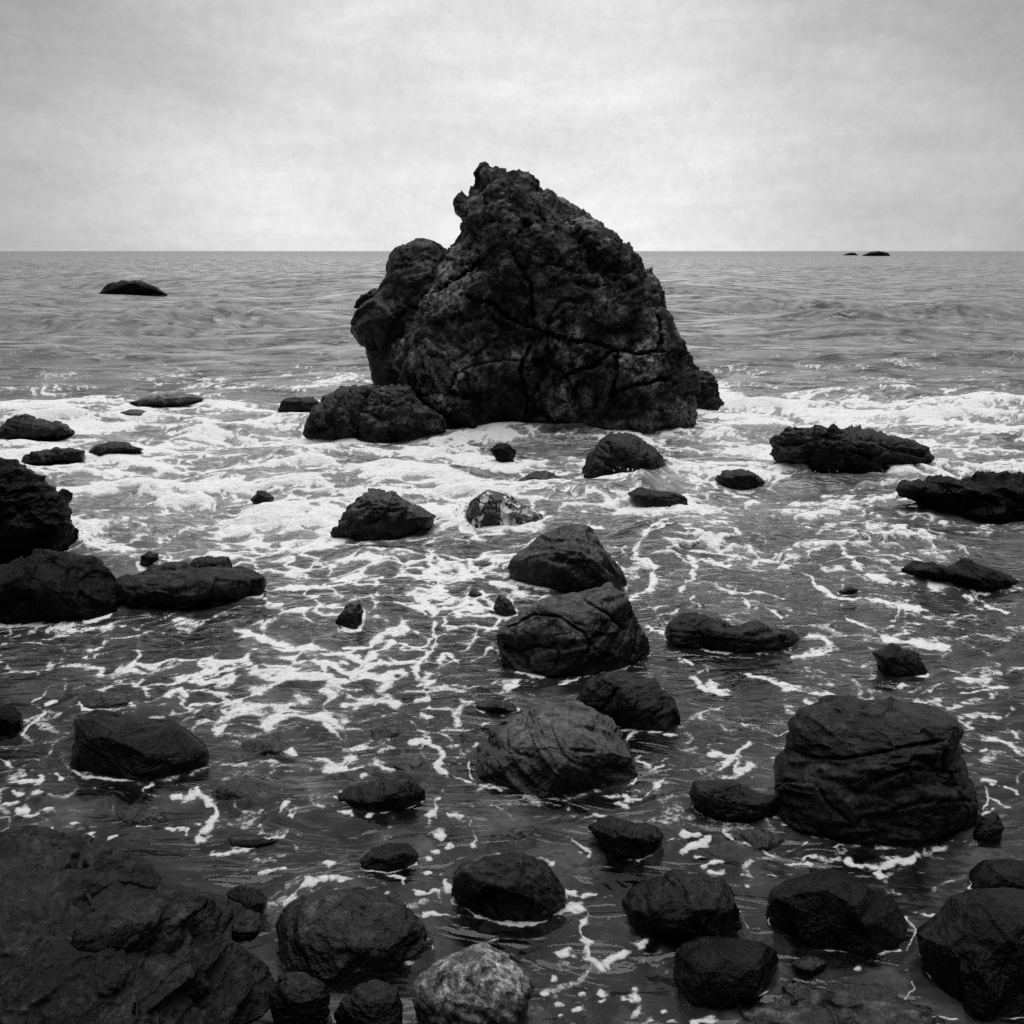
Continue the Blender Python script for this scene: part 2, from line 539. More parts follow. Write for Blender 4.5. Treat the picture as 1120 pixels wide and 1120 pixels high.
MAIN = ZA((490,50),(520,55),(545,68),(600,80),(625,100),(650,130),(700,150),(745,180),(790,210),(830,240),(870,285),(905,340),(915,385),(935,420),(950,470),(965,500),(985,545),(992,600),(985,645),(860,657),(740,665),(640,665),(520,670),(440,672),(380,668),(320,610),(285,560),(290,500),(320,440),(330,370),(380,300),(405,265),(430,240),(450,200),(447,170),(435,150),(440,130),(470,105),(480,80))
parts = [
    lobe(MAIN, k=0.62, ext=1.25, box=0.85, level=7, seed=3, facets=8, cut=0.8),
    lobe(ZA((330,370),(420,370),(520,395),(580,430),(620,500),(640,580),(600,640),(500,665),(420,655),(350,600),(300,540),(280,510),(320,440)), k=0.9, ext=1.3, level=6, seed=5, facets=5),      # bulging lower left slab
    lobe(ZA((560,400),(650,440),(720,460),(800,480),(815,560),(800,640),(700,660),(600,660),(560,560)), k=0.8, ext=1.3, level=6, seed=8, facets=5, push=0.35),
    lobe(ZA((815,485),(870,475),(925,490),(935,540),(860,560),(800,585)), k=0.9, ext=1.5, level=6, seed=9, facets=4, base=(700, 466), push=0.75),
    lobe(ZA((620,110),(700,155),(800,230),(880,320),(900,420),(800,450),(700,440),(600,400),(560,250)), k=0.6, ext=1.2, level=6, seed=12, facets=5, base=(640, 470), push=0.85),   # upper right face
    lobe(ZA((500,60),(540,75),(580,120),(590,200),(570,320),(500,330),(450,300),(455,200),(450,140)), k=0.7, ext=1.2, level=6, seed=14, facets=5, base=(550, 470), push=1.15),
]
v, f = fuse(parts, 0.042)
me = mesh_from('peak', v, f)
weather(me, 3.6, 31, 1.15, 1.15, 'crag', bed=0.35); weather(me, 1.1, 35, 0.9, 1.3, bed=0.3)
carve(me, [ZA((455,350),(520,375),(580,415),(640,440),(720,460)), ZA((720,455),(800,475),(870,485),(935,480)), ZA((812,480),(805,540),(795,590)), ZA((800,580),(860,560),(930,545)),
           ZA((290,555),(340,600),(400,640),(440,665)), ZA((330,375),(380,340),(440,300),(500,260)), ZA((690,540),(740,520),(800,480)), ZA((560,250),(600,320),(610,400)), ZA((905,400),(915,440),(905,485)), ZA((600,470),(580,530),(600,600),(580,660))], 1.7, 0.13, 90)
place('peak', me, 'stack', parent=stack)

v, f = fuse([lobe(ZA((340,225),(375,230),(410,248),(445,280),(440,400),(400,520),(320,580),(250,585),(235,540),(225,500),(205,460),(188,430),(210,395),(235,345),(255,300),(275,260),(300,243)), k=0.9, ext=1.15, box=0.8, level=6, seed=21, facets=8, base=(420, 462), push=1.1)], 0.045)
me = mesh_from('shoulder', v, f); weather(me, 2.6, 47, 0.7, 0.7, 'crag', bed=0.8)
place('shoulder', me, 'dark', parent=stack)
for poly, nm, sd, kk in ((ZA((915,430),(945,445),(968,480),(998,525),(1030,550),(1056,592),(1050,618),(985,628),(930,628),(905,540)), 'foot_block', 61, 0.8),
                     (ZA((800,592),(850,562),(930,545),(965,590),(985,638),(920,657),(830,657),(795,640)), 'foot_block', 67, 0.6)):
    v, f = lobe(poly, k=kk, ext=1.5, level=6, seed=sd, facets=6)
    me = mesh_from(nm, v, f); weather(me, 1.4, sd, 1.0, 1.0, 'crag')
    place(nm, me, 'dark', parent=stack)
FOOT.append(np.array(ZA((285,560),(300,640),(380,672),(440,674),(520,672),(640,668),(740,667),(860,657),(960,650),(985,640),(960,560),(600,500))))
FOOT.append(np.array(ZA((940,560),(1020,560),(1043,595),(1035,612),(985,622),(940,620))))

rock('boulder', 'base', 'mottled grey boulder at the foot of the stack, leftmost of the pair leaning on it', 'boulder',
     ZA((72,662),(80,640),(120,605),(150,575),(200,565),(245,562),(250,600),(230,650),(205,682),(130,680)), k=0.8, ext=1.5, style='crag')
rock('boulder', 'base', 'rounded grey boulder pressed against the lower left of the stack, cracked down its side', 'boulder',
     ZA((200,683),(208,620),(240,570),(290,558),(320,570),(345,600),(400,632),(412,667),(350,676),(310,687)), k=0.8, ext=1.5, style='crag')
rock('rock', 'dark', 'low black rock just left of the boulders at the foot of the stack', 'rock',
     ZA((8,618),(20,600),(50,590),(90,592),(112,607),(105,618),(50,624)))
rock('rock', 'black', 'small black rock showing behind the left shoulder of the stack', 'rock',
     ZA((188,374),(200,350),(235,335),(262,345),(260,378),(220,378)), ring=False)

# ------------------------------------------------------------------ far rocks
rock('rock', 'black', 'dark humped rock alone in the open sea at left', 'rock', ZH((308,198),(330,175),(380,160),(430,160),(480,180),(512,196),(420,199)), k=0.7, blocky=0.6, ring=False)
rock('islet', 'black', 'tiny flat black islet on the horizon, left of the larger one', 'islet', ZI((562,81),(585,74),(600,74),(612,81),(590,82)), k=0.6, ext=1.4, ring=False, group='islets on the horizon')
rock('islet', 'black', 'long low black islet on the horizon, larger of the two', 'islet', ZI((622,83),(650,71),(680,69),(705,77),(712,83),(670,84)), k=0.6, ext=1.4, ring=False, group='islets on the horizon')

# ------------------------------------------------------------------ left side
rock('rock', 'sunk', 'low smooth dark rock awash in the white surf, left of the stack', 'rock', ZB((415,128),(480,112),(570,99),(620,102),(655,116),(620,137),(540,144),(460,139)), ext=1.8, style='smooth', top=0.36)
rock('rock', 'sunk', 'smaller smooth rock awash in white surf, just below and left of a larger awash one', 'rock', ZB((380,160),(420,147),(460,150),(505,168),(470,178),(410,176)), ext=1.8, style='smooth', top=0.24)
rock('rock', 'dark', 'dark pointed rock in the white surf, farthest back at the left edge', 'rock', ZB((-30,235),(0,205),(30,185),(95,165),(140,178),(200,190),(232,213),(190,228),(120,240),(60,242),(0,240)), style='crag')
rock('rock', 'dark', 'low flat dark rock in white surf, touching its neighbour on the right', 'rock', ZB((70,312),(85,290),(150,272),(230,265),(268,275),(272,302),(200,308),(140,320)), ext=1.7)
rock('rock', 'dark', 'low dark rock with a tapering right end, behind the big left boulder', 'rock', ZB((268,297),(300,255),(360,245),(400,250),(462,268),(430,282),(390,285),(340,298)), ext=1.7)
rock('boulder', 'black', 'tall black boulder cut by the left edge, speckled with white drops', 'boulder', ZB((-160,330),(-60,300),(0,300),(50,310),(90,350),(150,380),(205,420),(215,480),(232,530),(200,555),(150,575),(110,605),(60,630),(0,645),(-150,650),(-220,480)), k=0.7, style='crag')
rock('boulder', 'black', 'broad rounded black boulder at the left edge, in front of the tall one', 'boulder', ZB((-120,720),(-60,660),(0,640),(60,615),(130,605),(220,610),(290,620),(340,660),(380,710),(387,750),(350,800),(250,825),(100,835),(0,835),(-100,810)), k=0.75)
rock('rock_ledge', 'dark', 'low flat-topped black ledge with a wet top, right of the broad left boulder', 'rock ledge',
     ZB((390,700),(440,680),(520,665),(590,660),(700,650),(790,655),(850,680),(860,705),(842,745),(770,755),(650,758),(600,777),(480,782),(420,762),(395,742)), k=0.9, ext=1.35, box=0.6,
     extra=[(ZB((440,690),(490,655),(540,640),(590,642),(610,670),(560,710),(470,715)), dict(k=0.8, base=(178, 645))),
            (ZB((600,660),(640,630),(700,618),(735,620),(742,648),(690,672),(620,672)), dict(k=0.8, base=(230, 632))),
            (ZB((800,680),(850,680),(860,710),(840,745),(800,748)), dict(k=0.9))])
rock('rock', 'dark', 'small dark lump behind the flat wet ledge', 'rock', ZB((446,635),(452,612),(480,598),(508,605),(512,622),(480,634)))
rock('rock', 'dark', 'small dark rock in foam, upper of a touching pair left of centre', 'rock', ZB((806,430),(830,405),(860,403),(884,425),(860,452),(830,447)))
rock('rock', 'dark', 'small dark rock in foam, lower of a touching pair left of centre', 'rock', ZB((850,458),(880,442),(922,455),(915,472),(870,474)))
rock('boulder', 'black', 'small black boulder cut by the left edge below the broad one', 'boulder', ZE((-50,150),(-20,105),(0,95),(30,95),(60,120),(70,150),(50,177),(0,183)))
rock('rock', 'sunk', 'low wet rock just breaking the water behind the wedge-shaped boulder', 'rock', ZE((245,85),(300,50),(380,42),(430,70),(412,105),(350,112),(260,105)), ext=1.9, box=0.9, top=0.09)
rock('boulder', 'smooth', 'black wedge-shaped boulder with a smooth sloping top, in dark water at left', 'boulder', ZE((203,265),(215,210),(245,140),(300,115),(400,135),(480,140),(560,150),(610,190),(668,235),(672,257),(600,288),(520,312),(430,327),(330,328),(260,322)), k=0.75, blocky=0.7, rough=0.6, facets=10)
rock('rock', 'sunk', 'flat grey rock awash with water swirling over its top', 'rock', ZE((650,350),(720,318),(860,312),(950,337),(1020,365),(960,398),(860,402),(750,390)), ext=2.0, box=0.9, ring=False, top=0.03)
rock('rock', 'sunk', 'dim drowned rock under the wedge-shaped boulder', 'rock', ZE((335,445),(370,405),(450,388),(520,402),(538,432),(470,462),(400,478)), ext=2.0, box=0.9, ring=False, top=0.03)
rock('rock', 'black', 'thin dark rock edge with a long foam streak along its front', 'rock', ZE((690,542),(740,517),(830,512),(912,520),(830,545),(760,557)), ext=1.8, ring=False)
rock('boulder', 'smooth', 'small smooth black boulder tucked beside the big shore ledge', 'boulder', ZE((728,700),(770,675),(830,690),(860,722),(842,764),(800,790),(770,760)), style='smooth')

# the big ledge the photographer stands beside
rock('rock_ledge', 'ledge', 'large rough dark shore ledge filling the bottom left corner', 'rock ledge',
     ZE((-260,640),(-100,600),(40,600),(130,625),(230,655),(300,705),(430,690),(520,712),(590,745),(628,790),(645,850),(690,910),(715,970),(715,1030),(700,1120),(680,1300),(340,1420),(-200,1400),(-340,900)), k=0.75, ext=1.15, box=0.75, rough=1.2, blocky=1.0, facets=8, base=(150, 1180), ring=False,
     extra=[(ZE((-100,900),(150,850),(380,850),(470,890),(530,980),(520,1120),(520,1300),(100,1350),(-150,1200)), dict(k=0.7, ext=1.1, base=(90, 1160), push=-0.35)),
            (ZE((420,800),(520,790),(600,820),(670,890),(710,970),(700,1080),(640,1200),(500,1100),(430,960)), dict(k=0.8, ext=1.1, base=(230, 1120), push=-0.15)),
            (ZE((-50,560),(80,560),(200,620),(260,740),(200,820),(0,830),(-120,700)), dict(k=0.6, ext=1.3, base=(20, 1020), push=-0.2))], voxel=0.015, wscale=0.28, bed=1.6, slab=(26, 0.10, 0.36))

# ------------------------------------------------------------------ middle
rock('rock', 'black', 'small black rock between the stack and the surf boulders', 'rock', ZC((548,148),(570,125),(600,125),(630,150),(622,170),(580,174)))
rock('rock', 'dark', 'dark peaked rock just in front of the stack with a wave breaking on its right', 'rock', ZC((822,222),(850,160),(880,115),(930,98),(990,110),(1050,150),(1098,178),(1060,215),(950,232),(880,233)), k=0.9, style='crag')
rock('rock', 'sunk', 'low wet hump awash behind the rock with running water', 'rock', ZC((620,217),(680,185),(720,180),(765,205),(760,236),(690,234)), ext=1.9, box=0.9, top=0.09)
rock('rock', 'grey', 'rounded knobbly dark grey boulder in foam left of the rock with running water', 'boulder', ZC((74,382),(105,330),(150,290),(185,278),(250,285),(320,325),(377,350),(365,372),(290,402),(230,417),(170,414),(125,398)), rough=1.3, style='crag')
rock('boulder', 'cascade', 'rock with white water running down its sides in the middle of the foam', 'rock', ZC((453,360),(490,305),(540,270),(600,278),(640,310),(690,340),(722,367),(690,382),(620,385),(560,385),(500,388),(465,388)), rough=1.2)
rock('rock', 'dark', 'small dark rock with surf breaking against its left end', 'rock', ZC((968,278),(1010,255),(1060,270),(1110,280),(1150,295),(1157,332),(1100,342),(1040,337),(1010,310)))
rock('rock', 'sunk', 'smooth wet hump awash below the small surf-broken rock', 'rock', ZC((845,375),(900,352),(950,345),(1000,365),(1012,397),(930,407),(870,402)), ext=2.0, box=0.9, top=0.09)
rock('boulder', 'grey', 'grey triangular boulder with grooved sides, farther of the two touching in the middle', 'boulder', ZC((608,492),(640,455),(720,400),(800,378),(845,385),(880,420),(910,470),(950,520),(972,577),(900,575),(820,592),(720,582),(640,562),(612,525)), rough=1.4, blocky=0.8)
rock('boulder', 'grey', 'large flat-topped angular boulder in the middle, nearer of the two touching', 'boulder', ZC((573,702),(600,675),(680,640),(740,600),(850,575),(920,560),(960,590),(985,640),(1030,720),(1037,777),(960,807),(830,842),(700,840),(620,822),(588,792)), blocky=1.2, rough=0.8, facets=12, cracks=[ZC((600,690),(690,650),(760,655),(830,700),(870,760)), ZC((740,745),(765,780),(745,820)), ZC((830,600),(900,640),(960,700)), ZC((650,760),(700,750),(745,760))])
rock('boulder', 'dark', 'dark rounded boulder half hidden behind the pale-topped one', 'boulder', ZZ((630,768),(640,750),(660,738),(690,735),(720,744),(738,770),(741,792),(715,800),(670,800),(640,792)))
rock('boulder', 'speckle', 'large black boulder with a pale speckled top in the centre foreground', 'boulder', ZF((448,285),(470,230),(500,225),(510,180),(560,150),(680,105),(780,90),(870,100),(920,140),(950,190),(985,260),(1002,308),(980,342),(850,358),(700,368),(560,368),(480,348),(452,315)), blocky=0.9, facets=9)
rock('rock', 'grey', 'small leaning rock with water trailing off its right side, left of centre', 'rock', ZC((75,665),(110,615),(150,610),(162,640),(152,692),(110,693)))
rock('rock', 'grey', 'small wet stone behind the large angular middle boulder', 'rock', ZC((556,628),(575,590),(610,605),(632,640),(600,650)))
rock('rock', 'sunk', 'tiny wet stone in the foam left of the grooved boulder', 'rock', ZC((466,590),(490,560),(522,572),(528,600),(490,606)), top=0.09)
rock('rock', 'grey', 'low dark stone behind the left end of the pale-topped boulder', 'rock', ZF((475,95),(530,75),(590,85),(612,105),(560,117),(500,108)), ext=1.8)

# ------------------------------------------------------------------ right side
rock('boulder', 'dark', 'long black craggy boulder in white water right of the stack', 'boulder', ZD((341,185),(350,145),(400,100),(450,85),(480,95),(490,115),(560,130),(640,120),(690,130),(760,140),(810,165),(837,197),(830,212),(760,228),(700,248),(640,258),(590,245),(540,240),(440,218),(370,208)), k=0.6, rough=1.3, style='crag')
rock('rock', 'dark', 'small dark rock in foam below the long craggy boulder', 'rock', ZD((178,258),(200,240),(250,235),(300,245),(338,270),(290,284),(240,288),(200,288)))
rock('rock_ledge', 'black', 'black craggy ledge entering from the right edge', 'rock ledge', ZD((728,295),(745,275),(800,275),(830,255),(890,255),(910,270),(1000,262),(1120,268),(1250,280),(1280,360),(1120,378),(1000,374),(950,362),(850,335),(740,315)), k=0.5,
     extra=[(ZD((925,352),(980,312),(1060,295),(1140,300),(1220,340),(1150,380),(1000,376)), dict(k=0.6))], style="crag")
rock('boulder', 'black', 'low dark wet boulder awash near the right edge', 'boulder', top=0.24, poly=ZD((748,535),(790,507),(840,515),(900,530),(950,502),(1010,520),(1080,550),(1130,565),(1110,602),(980,607),(890,582),(800,562)), ext=1.8, k=0.7)
rock('rock', 'dark', 'long low dark rock with a rounded left end, right of the angular middle boulder', 'rock', ZD((28,745),(40,710),(80,680),(140,680),(200,700),(240,715),(300,700),(350,730),(400,725),(447,752),(440,777),(380,780),(330,793),(250,803),(150,798),(55,775)), k=0.7,
     extra=[(ZD((30,745),(40,710),(80,680),(140,680),(200,700),(225,745),(180,795),(60,775)), dict(k=0.9))])
rock('rock', 'smooth', 'smooth drowned rock showing dark through the water at right', 'rock', ZD((658,795),(720,770),(800,800),(832,842),(820,867),(760,872),(690,845)), ext=1.9, box=0.9)
rock('rock', 'dark', 'tiny dark stone between foam streaks at right', 'rock', ZD((552,606),(590,590),(618,602),(590,614)), ext=1.8)
rock('boulder', 'dark', 'massive square-shouldered black boulder standing at lower right', 'boulder', ZG((333,290),(345,260),(365,240),(375,160),(410,110),(510,75),(600,80),(720,85),(800,90),(870,120),(900,160),(910,220),(945,290),(990,350),(1002,402),(980,445),(880,492),(760,524),(600,524),(480,486),(380,455),(333,422),(328,350)), k=0.8, blocky=0.9, facets=12, box=0.7, cracks=[ZG((350,230),(430,260),(560,260),(700,240),(860,200)), ZG((450,350),(500,420),(560,470)), ZG((640,340),(760,300),(900,310)), ZG((700,430),(820,400),(950,400))])
rock('rock', 'dark', 'low dark rock touching the left foot of the massive square boulder', 'rock', ZG((43,378),(60,350),(140,345),(200,350),(270,385),(330,390),(337,425),(260,452),(180,462),(100,453),(58,425)), k=0.7)
rock('rock', 'sunk', 'pale drowned stone below the low rock at the foot of the massive boulder', 'rock', ZG((183,495),(210,462),(280,455),(340,480),(382,532),(330,558),(230,545)), ext=1.9, box=0.9, ring=False, top=0.03)
rock('rock', 'dark', 'small dark stone at the right foot of the massive square boulder', 'rock', ZG((953,505),(990,455),(1030,440),(1052,480),(1042,524),(970,538)))
rock('boulder', 'smooth', 'smooth black pyramid-shaped boulder below the massive square one', 'boulder', ZG((298,795),(310,700),(370,660),(450,630),(510,618),(590,650),(640,690),(710,730),(735,780),(772,832),(740,892),(600,894),(450,884),(330,874)), style='smooth', facets=8)
rock('boulder', 'smooth', 'large rounded black boulder in the bottom right corner', 'boulder', ZG((775,835),(850,770),(900,720),(960,700),(1060,690),(1180,700),(1280,800),(1300,980),(1200,1090),(1050,1100),(950,1085),(880,1050),(800,950)), style='smooth', k=0.8,
     extra=[(ZG((905,940),(950,862),(1000,860),(1080,930),(1100,1050),(1000,1080),(930,1040)), dict(k=0.9, push=-0.05))])
rock('boulder', 'smooth', 'round-topped black boulder at the right edge behind the corner one', 'boulder', ZG((945,690),(960,640),(1000,600),(1080,595),(1160,610),(1220,680),(1150,730),(1000,725)), style='smooth')
rock('boulder', 'dark', 'dark ridged boulder left of the pyramid-shaped one', 'boulder', ZZ((679,994),(700,970),(740,957),(790,964),(805,990),(824,1027),(800,1034),(760,1024),(700,1012)), k=0.75)
rock('boulder', 'smooth', 'smooth egg-shaped grey boulder near the bottom, right of the foam-dotted pool', 'boulder', ZG((-12,890),(20,862),(90,850),(200,865),(280,870),(330,890),(347,930),(332,982),(280,1014),(180,1054),(60,1054),(-12,1024)), style='smooth')
rock('rock', 'grey', 'small finger-shaped stone right of the egg-shaped boulder', 'rock', ZG((370,925),(430,905),(482,918),(475,950),(400,964)))
rock('rock', 'sunk', 'wet stone with trailing weed below the finger-shaped stone', 'rock', ZG((328,1010),(350,975),(400,962),(450,990),(484,1012),(460,1064),(380,1070)), ext=1.7, top=0.06)
rock('rock', 'sunk', 'broad flat grey rock cut by the bottom edge at right', 'rock', ZG((155,1125),(230,1065),(330,1060),(420,1040),(520,1020),(640,1040),(740,1060),(830,1090),(870,1130),(800,1200),(300,1210)), k=0.6, ext=1.5, ring=False)

# ------------------------------------------------------------------ front
rock('rock', 'sunk', 'long drowned stone left of centre with water rippling over it', 'rock', ZE((740,205),(800,170),(880,160),(950,190),(940,230),(850,245),(770,235)), ext=2.0, box=0.9, ring=False, top=0.03)
rock('rock', 'sunk', 'drowned stone between the angular middle boulder and the long low rock', 'rock', ZC((1010,760),(1060,735),(1110,745),(1130,775),(1090,800),(1030,795)), ext=2.0, box=0.9, ring=False, top=0.03)
rock('rock', 'sunk', 'low drowned mound under rippling water left of the speckled-topped boulder', 'rock', ZF((55,160),(130,112),(200,105),(275,140),(262,190),(150,208)), ext=2.0, box=0.9, ring=False, top=0.03)
rock('rock', 'sunk', 'drowned flat stone just above the low rock with a ridge along its top', 'rock', ZF((135,265),(200,228),(290,225),(350,262),(330,305),(200,315)), ext=2.0, box=0.9, ring=False, top=0.03)
rock('rock', 'dark', 'low dark rock with a ridge along its top, left of the pale-topped boulder', 'rock', ZF((18,388),(90,350),(180,335),(260,330),(300,370),(307,402),(230,438),(150,453),(85,434)), ext=1.7)
rock('rock', 'dark', 'small dark lens-shaped rock between the ridged rock and the glossy front boulder', 'rock', ZF((74,608),(130,565),(200,545),(260,542),(285,580),(282,608),(200,638),(110,638)), ext=1.7)
rock('boulder', 'dark', 'squat dark boulder with a foam line along its front, bottom centre', 'boulder', ZF((403,645),(430,610),(520,590),(620,580),(700,610),(740,660),(767,700),(762,742),(680,778),(590,798),(470,774),(412,733)))
rock('rock', 'sunk', 'grey drowned rock seen through the water below the pale-topped boulder', 'rock', ZF((490,480),(530,412),(600,395),(670,420),(680,480),(650,540),(540,558),(485,520)), ext=1.9, box=0.9, ring=False, top=0.03)
rock('rock', 'dark', 'dark half-drowned rock at centre right, below the pale-topped boulder', 'rock', ZF((838,485),(900,455),(970,470),(1060,490),(1072,512),(1030,552),(960,583),(900,548)), ext=1.8)
rock('boulder', 'glossy', 'rounded glossy boulder with a light streaked flank, beside the shore ledge', 'boulder', ZZ((300,1015),(308,995),(322,984),(345,979),(372,977),(400,979),(425,985),(445,998),(462,1015),(472,1037),(469,1054),(448,1065),(400,1069),(340,1063),(308,1042)), k=0.8, blocky=0.7)
rock('boulder', 'pale', 'pale mottled boulder with white and black blotches at the bottom edge', 'boulder', ZF((266,1000),(290,970),(340,940),(400,905),(500,880),(560,910),(620,950),(647,1000),(628,1062),(612,1092),(570,1140),(540,1180),(320,1190),(280,1090)), ext=1.25)
rock('rock', 'dark', 'dark rounded rock under the glossy boulder at the bottom edge', 'rock', ZF((15,1090),(40,1040),(90,1000),(150,985),(210,1010),(235,1060),(235,1130),(180,1180),(60,1180)), ext=1.3, ring=False)
rock('rock', 'dark', 'dark rock wedged between the shore ledge and the glossy boulder', 'rock', ZE((868,1020),(900,965),(980,960),(1050,1000),(1065,1080),(1040,1150),(900,1160)), ext=1.3, ring=False)

# ------------------------------------------------------------------ the sea
YS = np.concatenate([
    np.linspace(1700, 1180, 40, endpoint=False),
    np.linspace(1180, 640, 380, endpoint=False),
    np.linspace(640, 276, 420)])
XS = np.concatenate([np.linspace(-1500, -60, 40, endpoint=False), np.linspace(-60, 1180, 800, endpoint=False), np.linspace(1180, 2600, 40)])
dep_a = PITCH + np.arctan((YS - 560) / F)
Yd = H / np.tan(dep_a)
Yd = np.concatenate([Yd, [6000, 12000, 30000, 90000]])
YSx = np.concatenate([YS, [275.4, 275.1, 274.9, 274.6]])
zdep = Yd * math.cos(PITCH) + H * math.sin(PITCH)
GX, GY = np.meshgrid(XS, YSx)
WX = (GX - 560) / F * zdep[:, None]
WY = np.repeat(Yd[:, None], len(XS), 1)
nr, nc = WX.shape
X = WX.ravel(); Y = WY.ravel(); PX = GX.ravel(); PY = GY.ravel()
dY = np.abs(np.gradient(Yd)); dYr = np.repeat(dY, nc)

z = np.zeros_like(X)
for i, L in enumerate((0.22, 0.45, 0.9, 1.8, 3.6, 7.0, 14, 28, 60)):
    st = 1.9 if L > 0.5 else 1.3
    nz = perlin2(X / (L * st) + 3.1 * i, Y / L + 7.7 * i + 0.25 * perlin2(X / (3 * L), Y / (3 * L), 90 + i), 40 + i)
    res = 1 - sstep(0.25, 0.6, dYr / L)
    sl = np.interp(Y, [0, 8, 12, 18, 26, 40, 100, 400], [0.028, 0.035, 0.055, 0.06, 0.05, 0.055, 0.055, 0.04])
    lim = 1 - sstep(0.16, 0.42, L / np.maximum(Y, 1))
    if L < 0.5: sl = sl * 0.8
    crest = nz + 0.6 * nz * np.abs(nz)
    z += crest * sl * L * res * lim

chop = np.exp(-(((PX - 150) / 170) ** 2 + ((PY - 355) / 6) ** 2)) + 0.7 * np.exp(-(((PX - 1000) / 150) ** 2 + ((PY - 348) / 7) ** 2))
z *= 1 + 2.2 * chop
HUMPS = [  # gentle wave backs and breaking lumps: where, half sizes, height
    (20, 437, 30, 5, 0.10), (95, 424, 25, 4, 0.10), (930, 434, 45, 8, 0.20), (985, 436, 30, 5, 0.12),
    (1080, 438, 60, 5, 0.15), (715, 516, 26, 11, 0.26), (700, 540, 14, 8, 0.18), (600, 572, 40, 8, 0.10), (480, 575, 40, 10, 0.10), (520, 565, 14, 8, 0.14), (880, 528, 50, 6, 0.12),
    (235, 598, 40, 8, 0.09), (120, 605, 60, 8, 0.08), (300, 560, 40, 10, 0.09), (400, 605, 60, 8, 0.08), (420, 520, 50, 8, 0.10), (620, 600, 30, 7, 0.08),
    (560, 476, 60, 4, 0.10), (640, 474, 50, 4, 0.12), (850, 446, 90, 4, 0.22), (1040, 452, 80, 5, 0.2), (820, 470, 40, 5, 0.12), (80, 462, 60, 4, 0.12), (230, 470, 60, 5, 0.14), (340, 500, 50, 6, 0.14), (250, 520, 60, 6, 0.13), (150, 540, 50, 6, 0.12), (480, 510, 60, 6, 0.1), (950, 475, 70, 5, 0.14), (660, 545, 40, 7, 0.12), (430, 548, 30, 7, 0.1),
    (90, 352, 110, 3, 0.5), (250, 346, 130, 3, 0.4), (1000, 352, 160, 3, 0.4), (860, 338, 120, 3, 0.4), (150, 358, 60, 2, 0.3), (1060, 368, 70, 3, 0.25)]
for hx, hy, rx, ry, hh in HUMPS:
    e = np.exp(-(((PX - hx) / rx) ** 2 + ((PY - hy) / ry) ** 2))
    z += hh * e * (1 + 0.5 * perlin2(X * 1.1, Y * 1.1, 5))

# ---- foam coverage: how much of the water is white in each area
cx = [0, 160, 320, 480, 640, 800, 960, 1120]
cov = [
 (300, [0,0,0,0,0,0,0,0]), (328, [0,0,0.02,.02,0,0,0,0]), (336, [0,0,.12,.1,0,0,.0,0]), (345, [0,0,0,0,0,0,0,0]), (390, [.0,.02,.03,.05,.05,.06,.06,.04]),
 (405, [.05,.1,.16,.16,.05,.16,.2,.1]), (420, [.16,.26,.32,.3,.2,.16,.14,.06]), (428, [.35,.4,.4,.4,.4,.35,.2,.05]), (440, [.62,.45,.5,.45,.5,.85,.6,.35]),
 (455, [.8,.6,.62,.5,.5,.92,.93,.85]), (475, [.68,.66,.72,.55,.5,.55,.75,.72]), (500, [.74,.74,.74,.62,.5,.6,.4,.5]), (525, [.55,.74,.7,.75,.65,.55,.38,.3]),
 (550, [.55,.66,.68,.85,.8,.45,.3,.18]), (575, [.5,.62,.66,.78,.4,.32,.28,.12]), (600, [.3,.38,.5,.4,.15,.3,.2,.12]), (625, [.1,.15,.36,.3,.1,.16,.16,.1]),
 (655, [.06,.15,.34,.3,.15,.12,.14,.06]), (690, [.1,.26,.36,.32,.08,.1,.1,.1]), (725, [.1,.24,.36,.26,.06,.1,.1,.08]), (765, [.1,.12,.3,.2,.04,.12,.08,.1]),
 (810, [.08,.05,.14,.1,.03,.1,.04,.06]), (860, [.09,.03,.03,.05,.02,.07,.04,.05]), (900, [.05,.04,.03,.04,.03,.05,.03,.03]), (950, [0,.02,.04,.03,.03,.03,.02,0]),
 (1000, [0,0,.0,.02,.03,.02,0,0]), (1120, [0,0,0,0,.02,.0,0,0])]
cy = np.array([c[0] for c in cov]); cm = np.array([c[1] for c in cov], float)
fy = np.interp(PY, cy, np.arange(len(cy))); fx = np.interp(PX, cx, np.arange(len(cx)))
i0 = np.minimum(fy.astype(int), len(cy) - 2); j0 = np.minimum(fx.astype(int), len(cx) - 2)
ty = fy - i0; tx = fx - j0
C = (cm[i0, j0] * (1 - tx) + cm[i0, j0 + 1] * tx) * (1 - ty) + (cm[i0 + 1, j0] * (1 - tx) + cm[i0 + 1, j0 + 1] * tx) * ty
C = np.where(PY < 300, 0, C)
C = np.minimum(C * (1 - 0.14 * np.exp(-((PY - 500) / 60) ** 2)), 0.95)

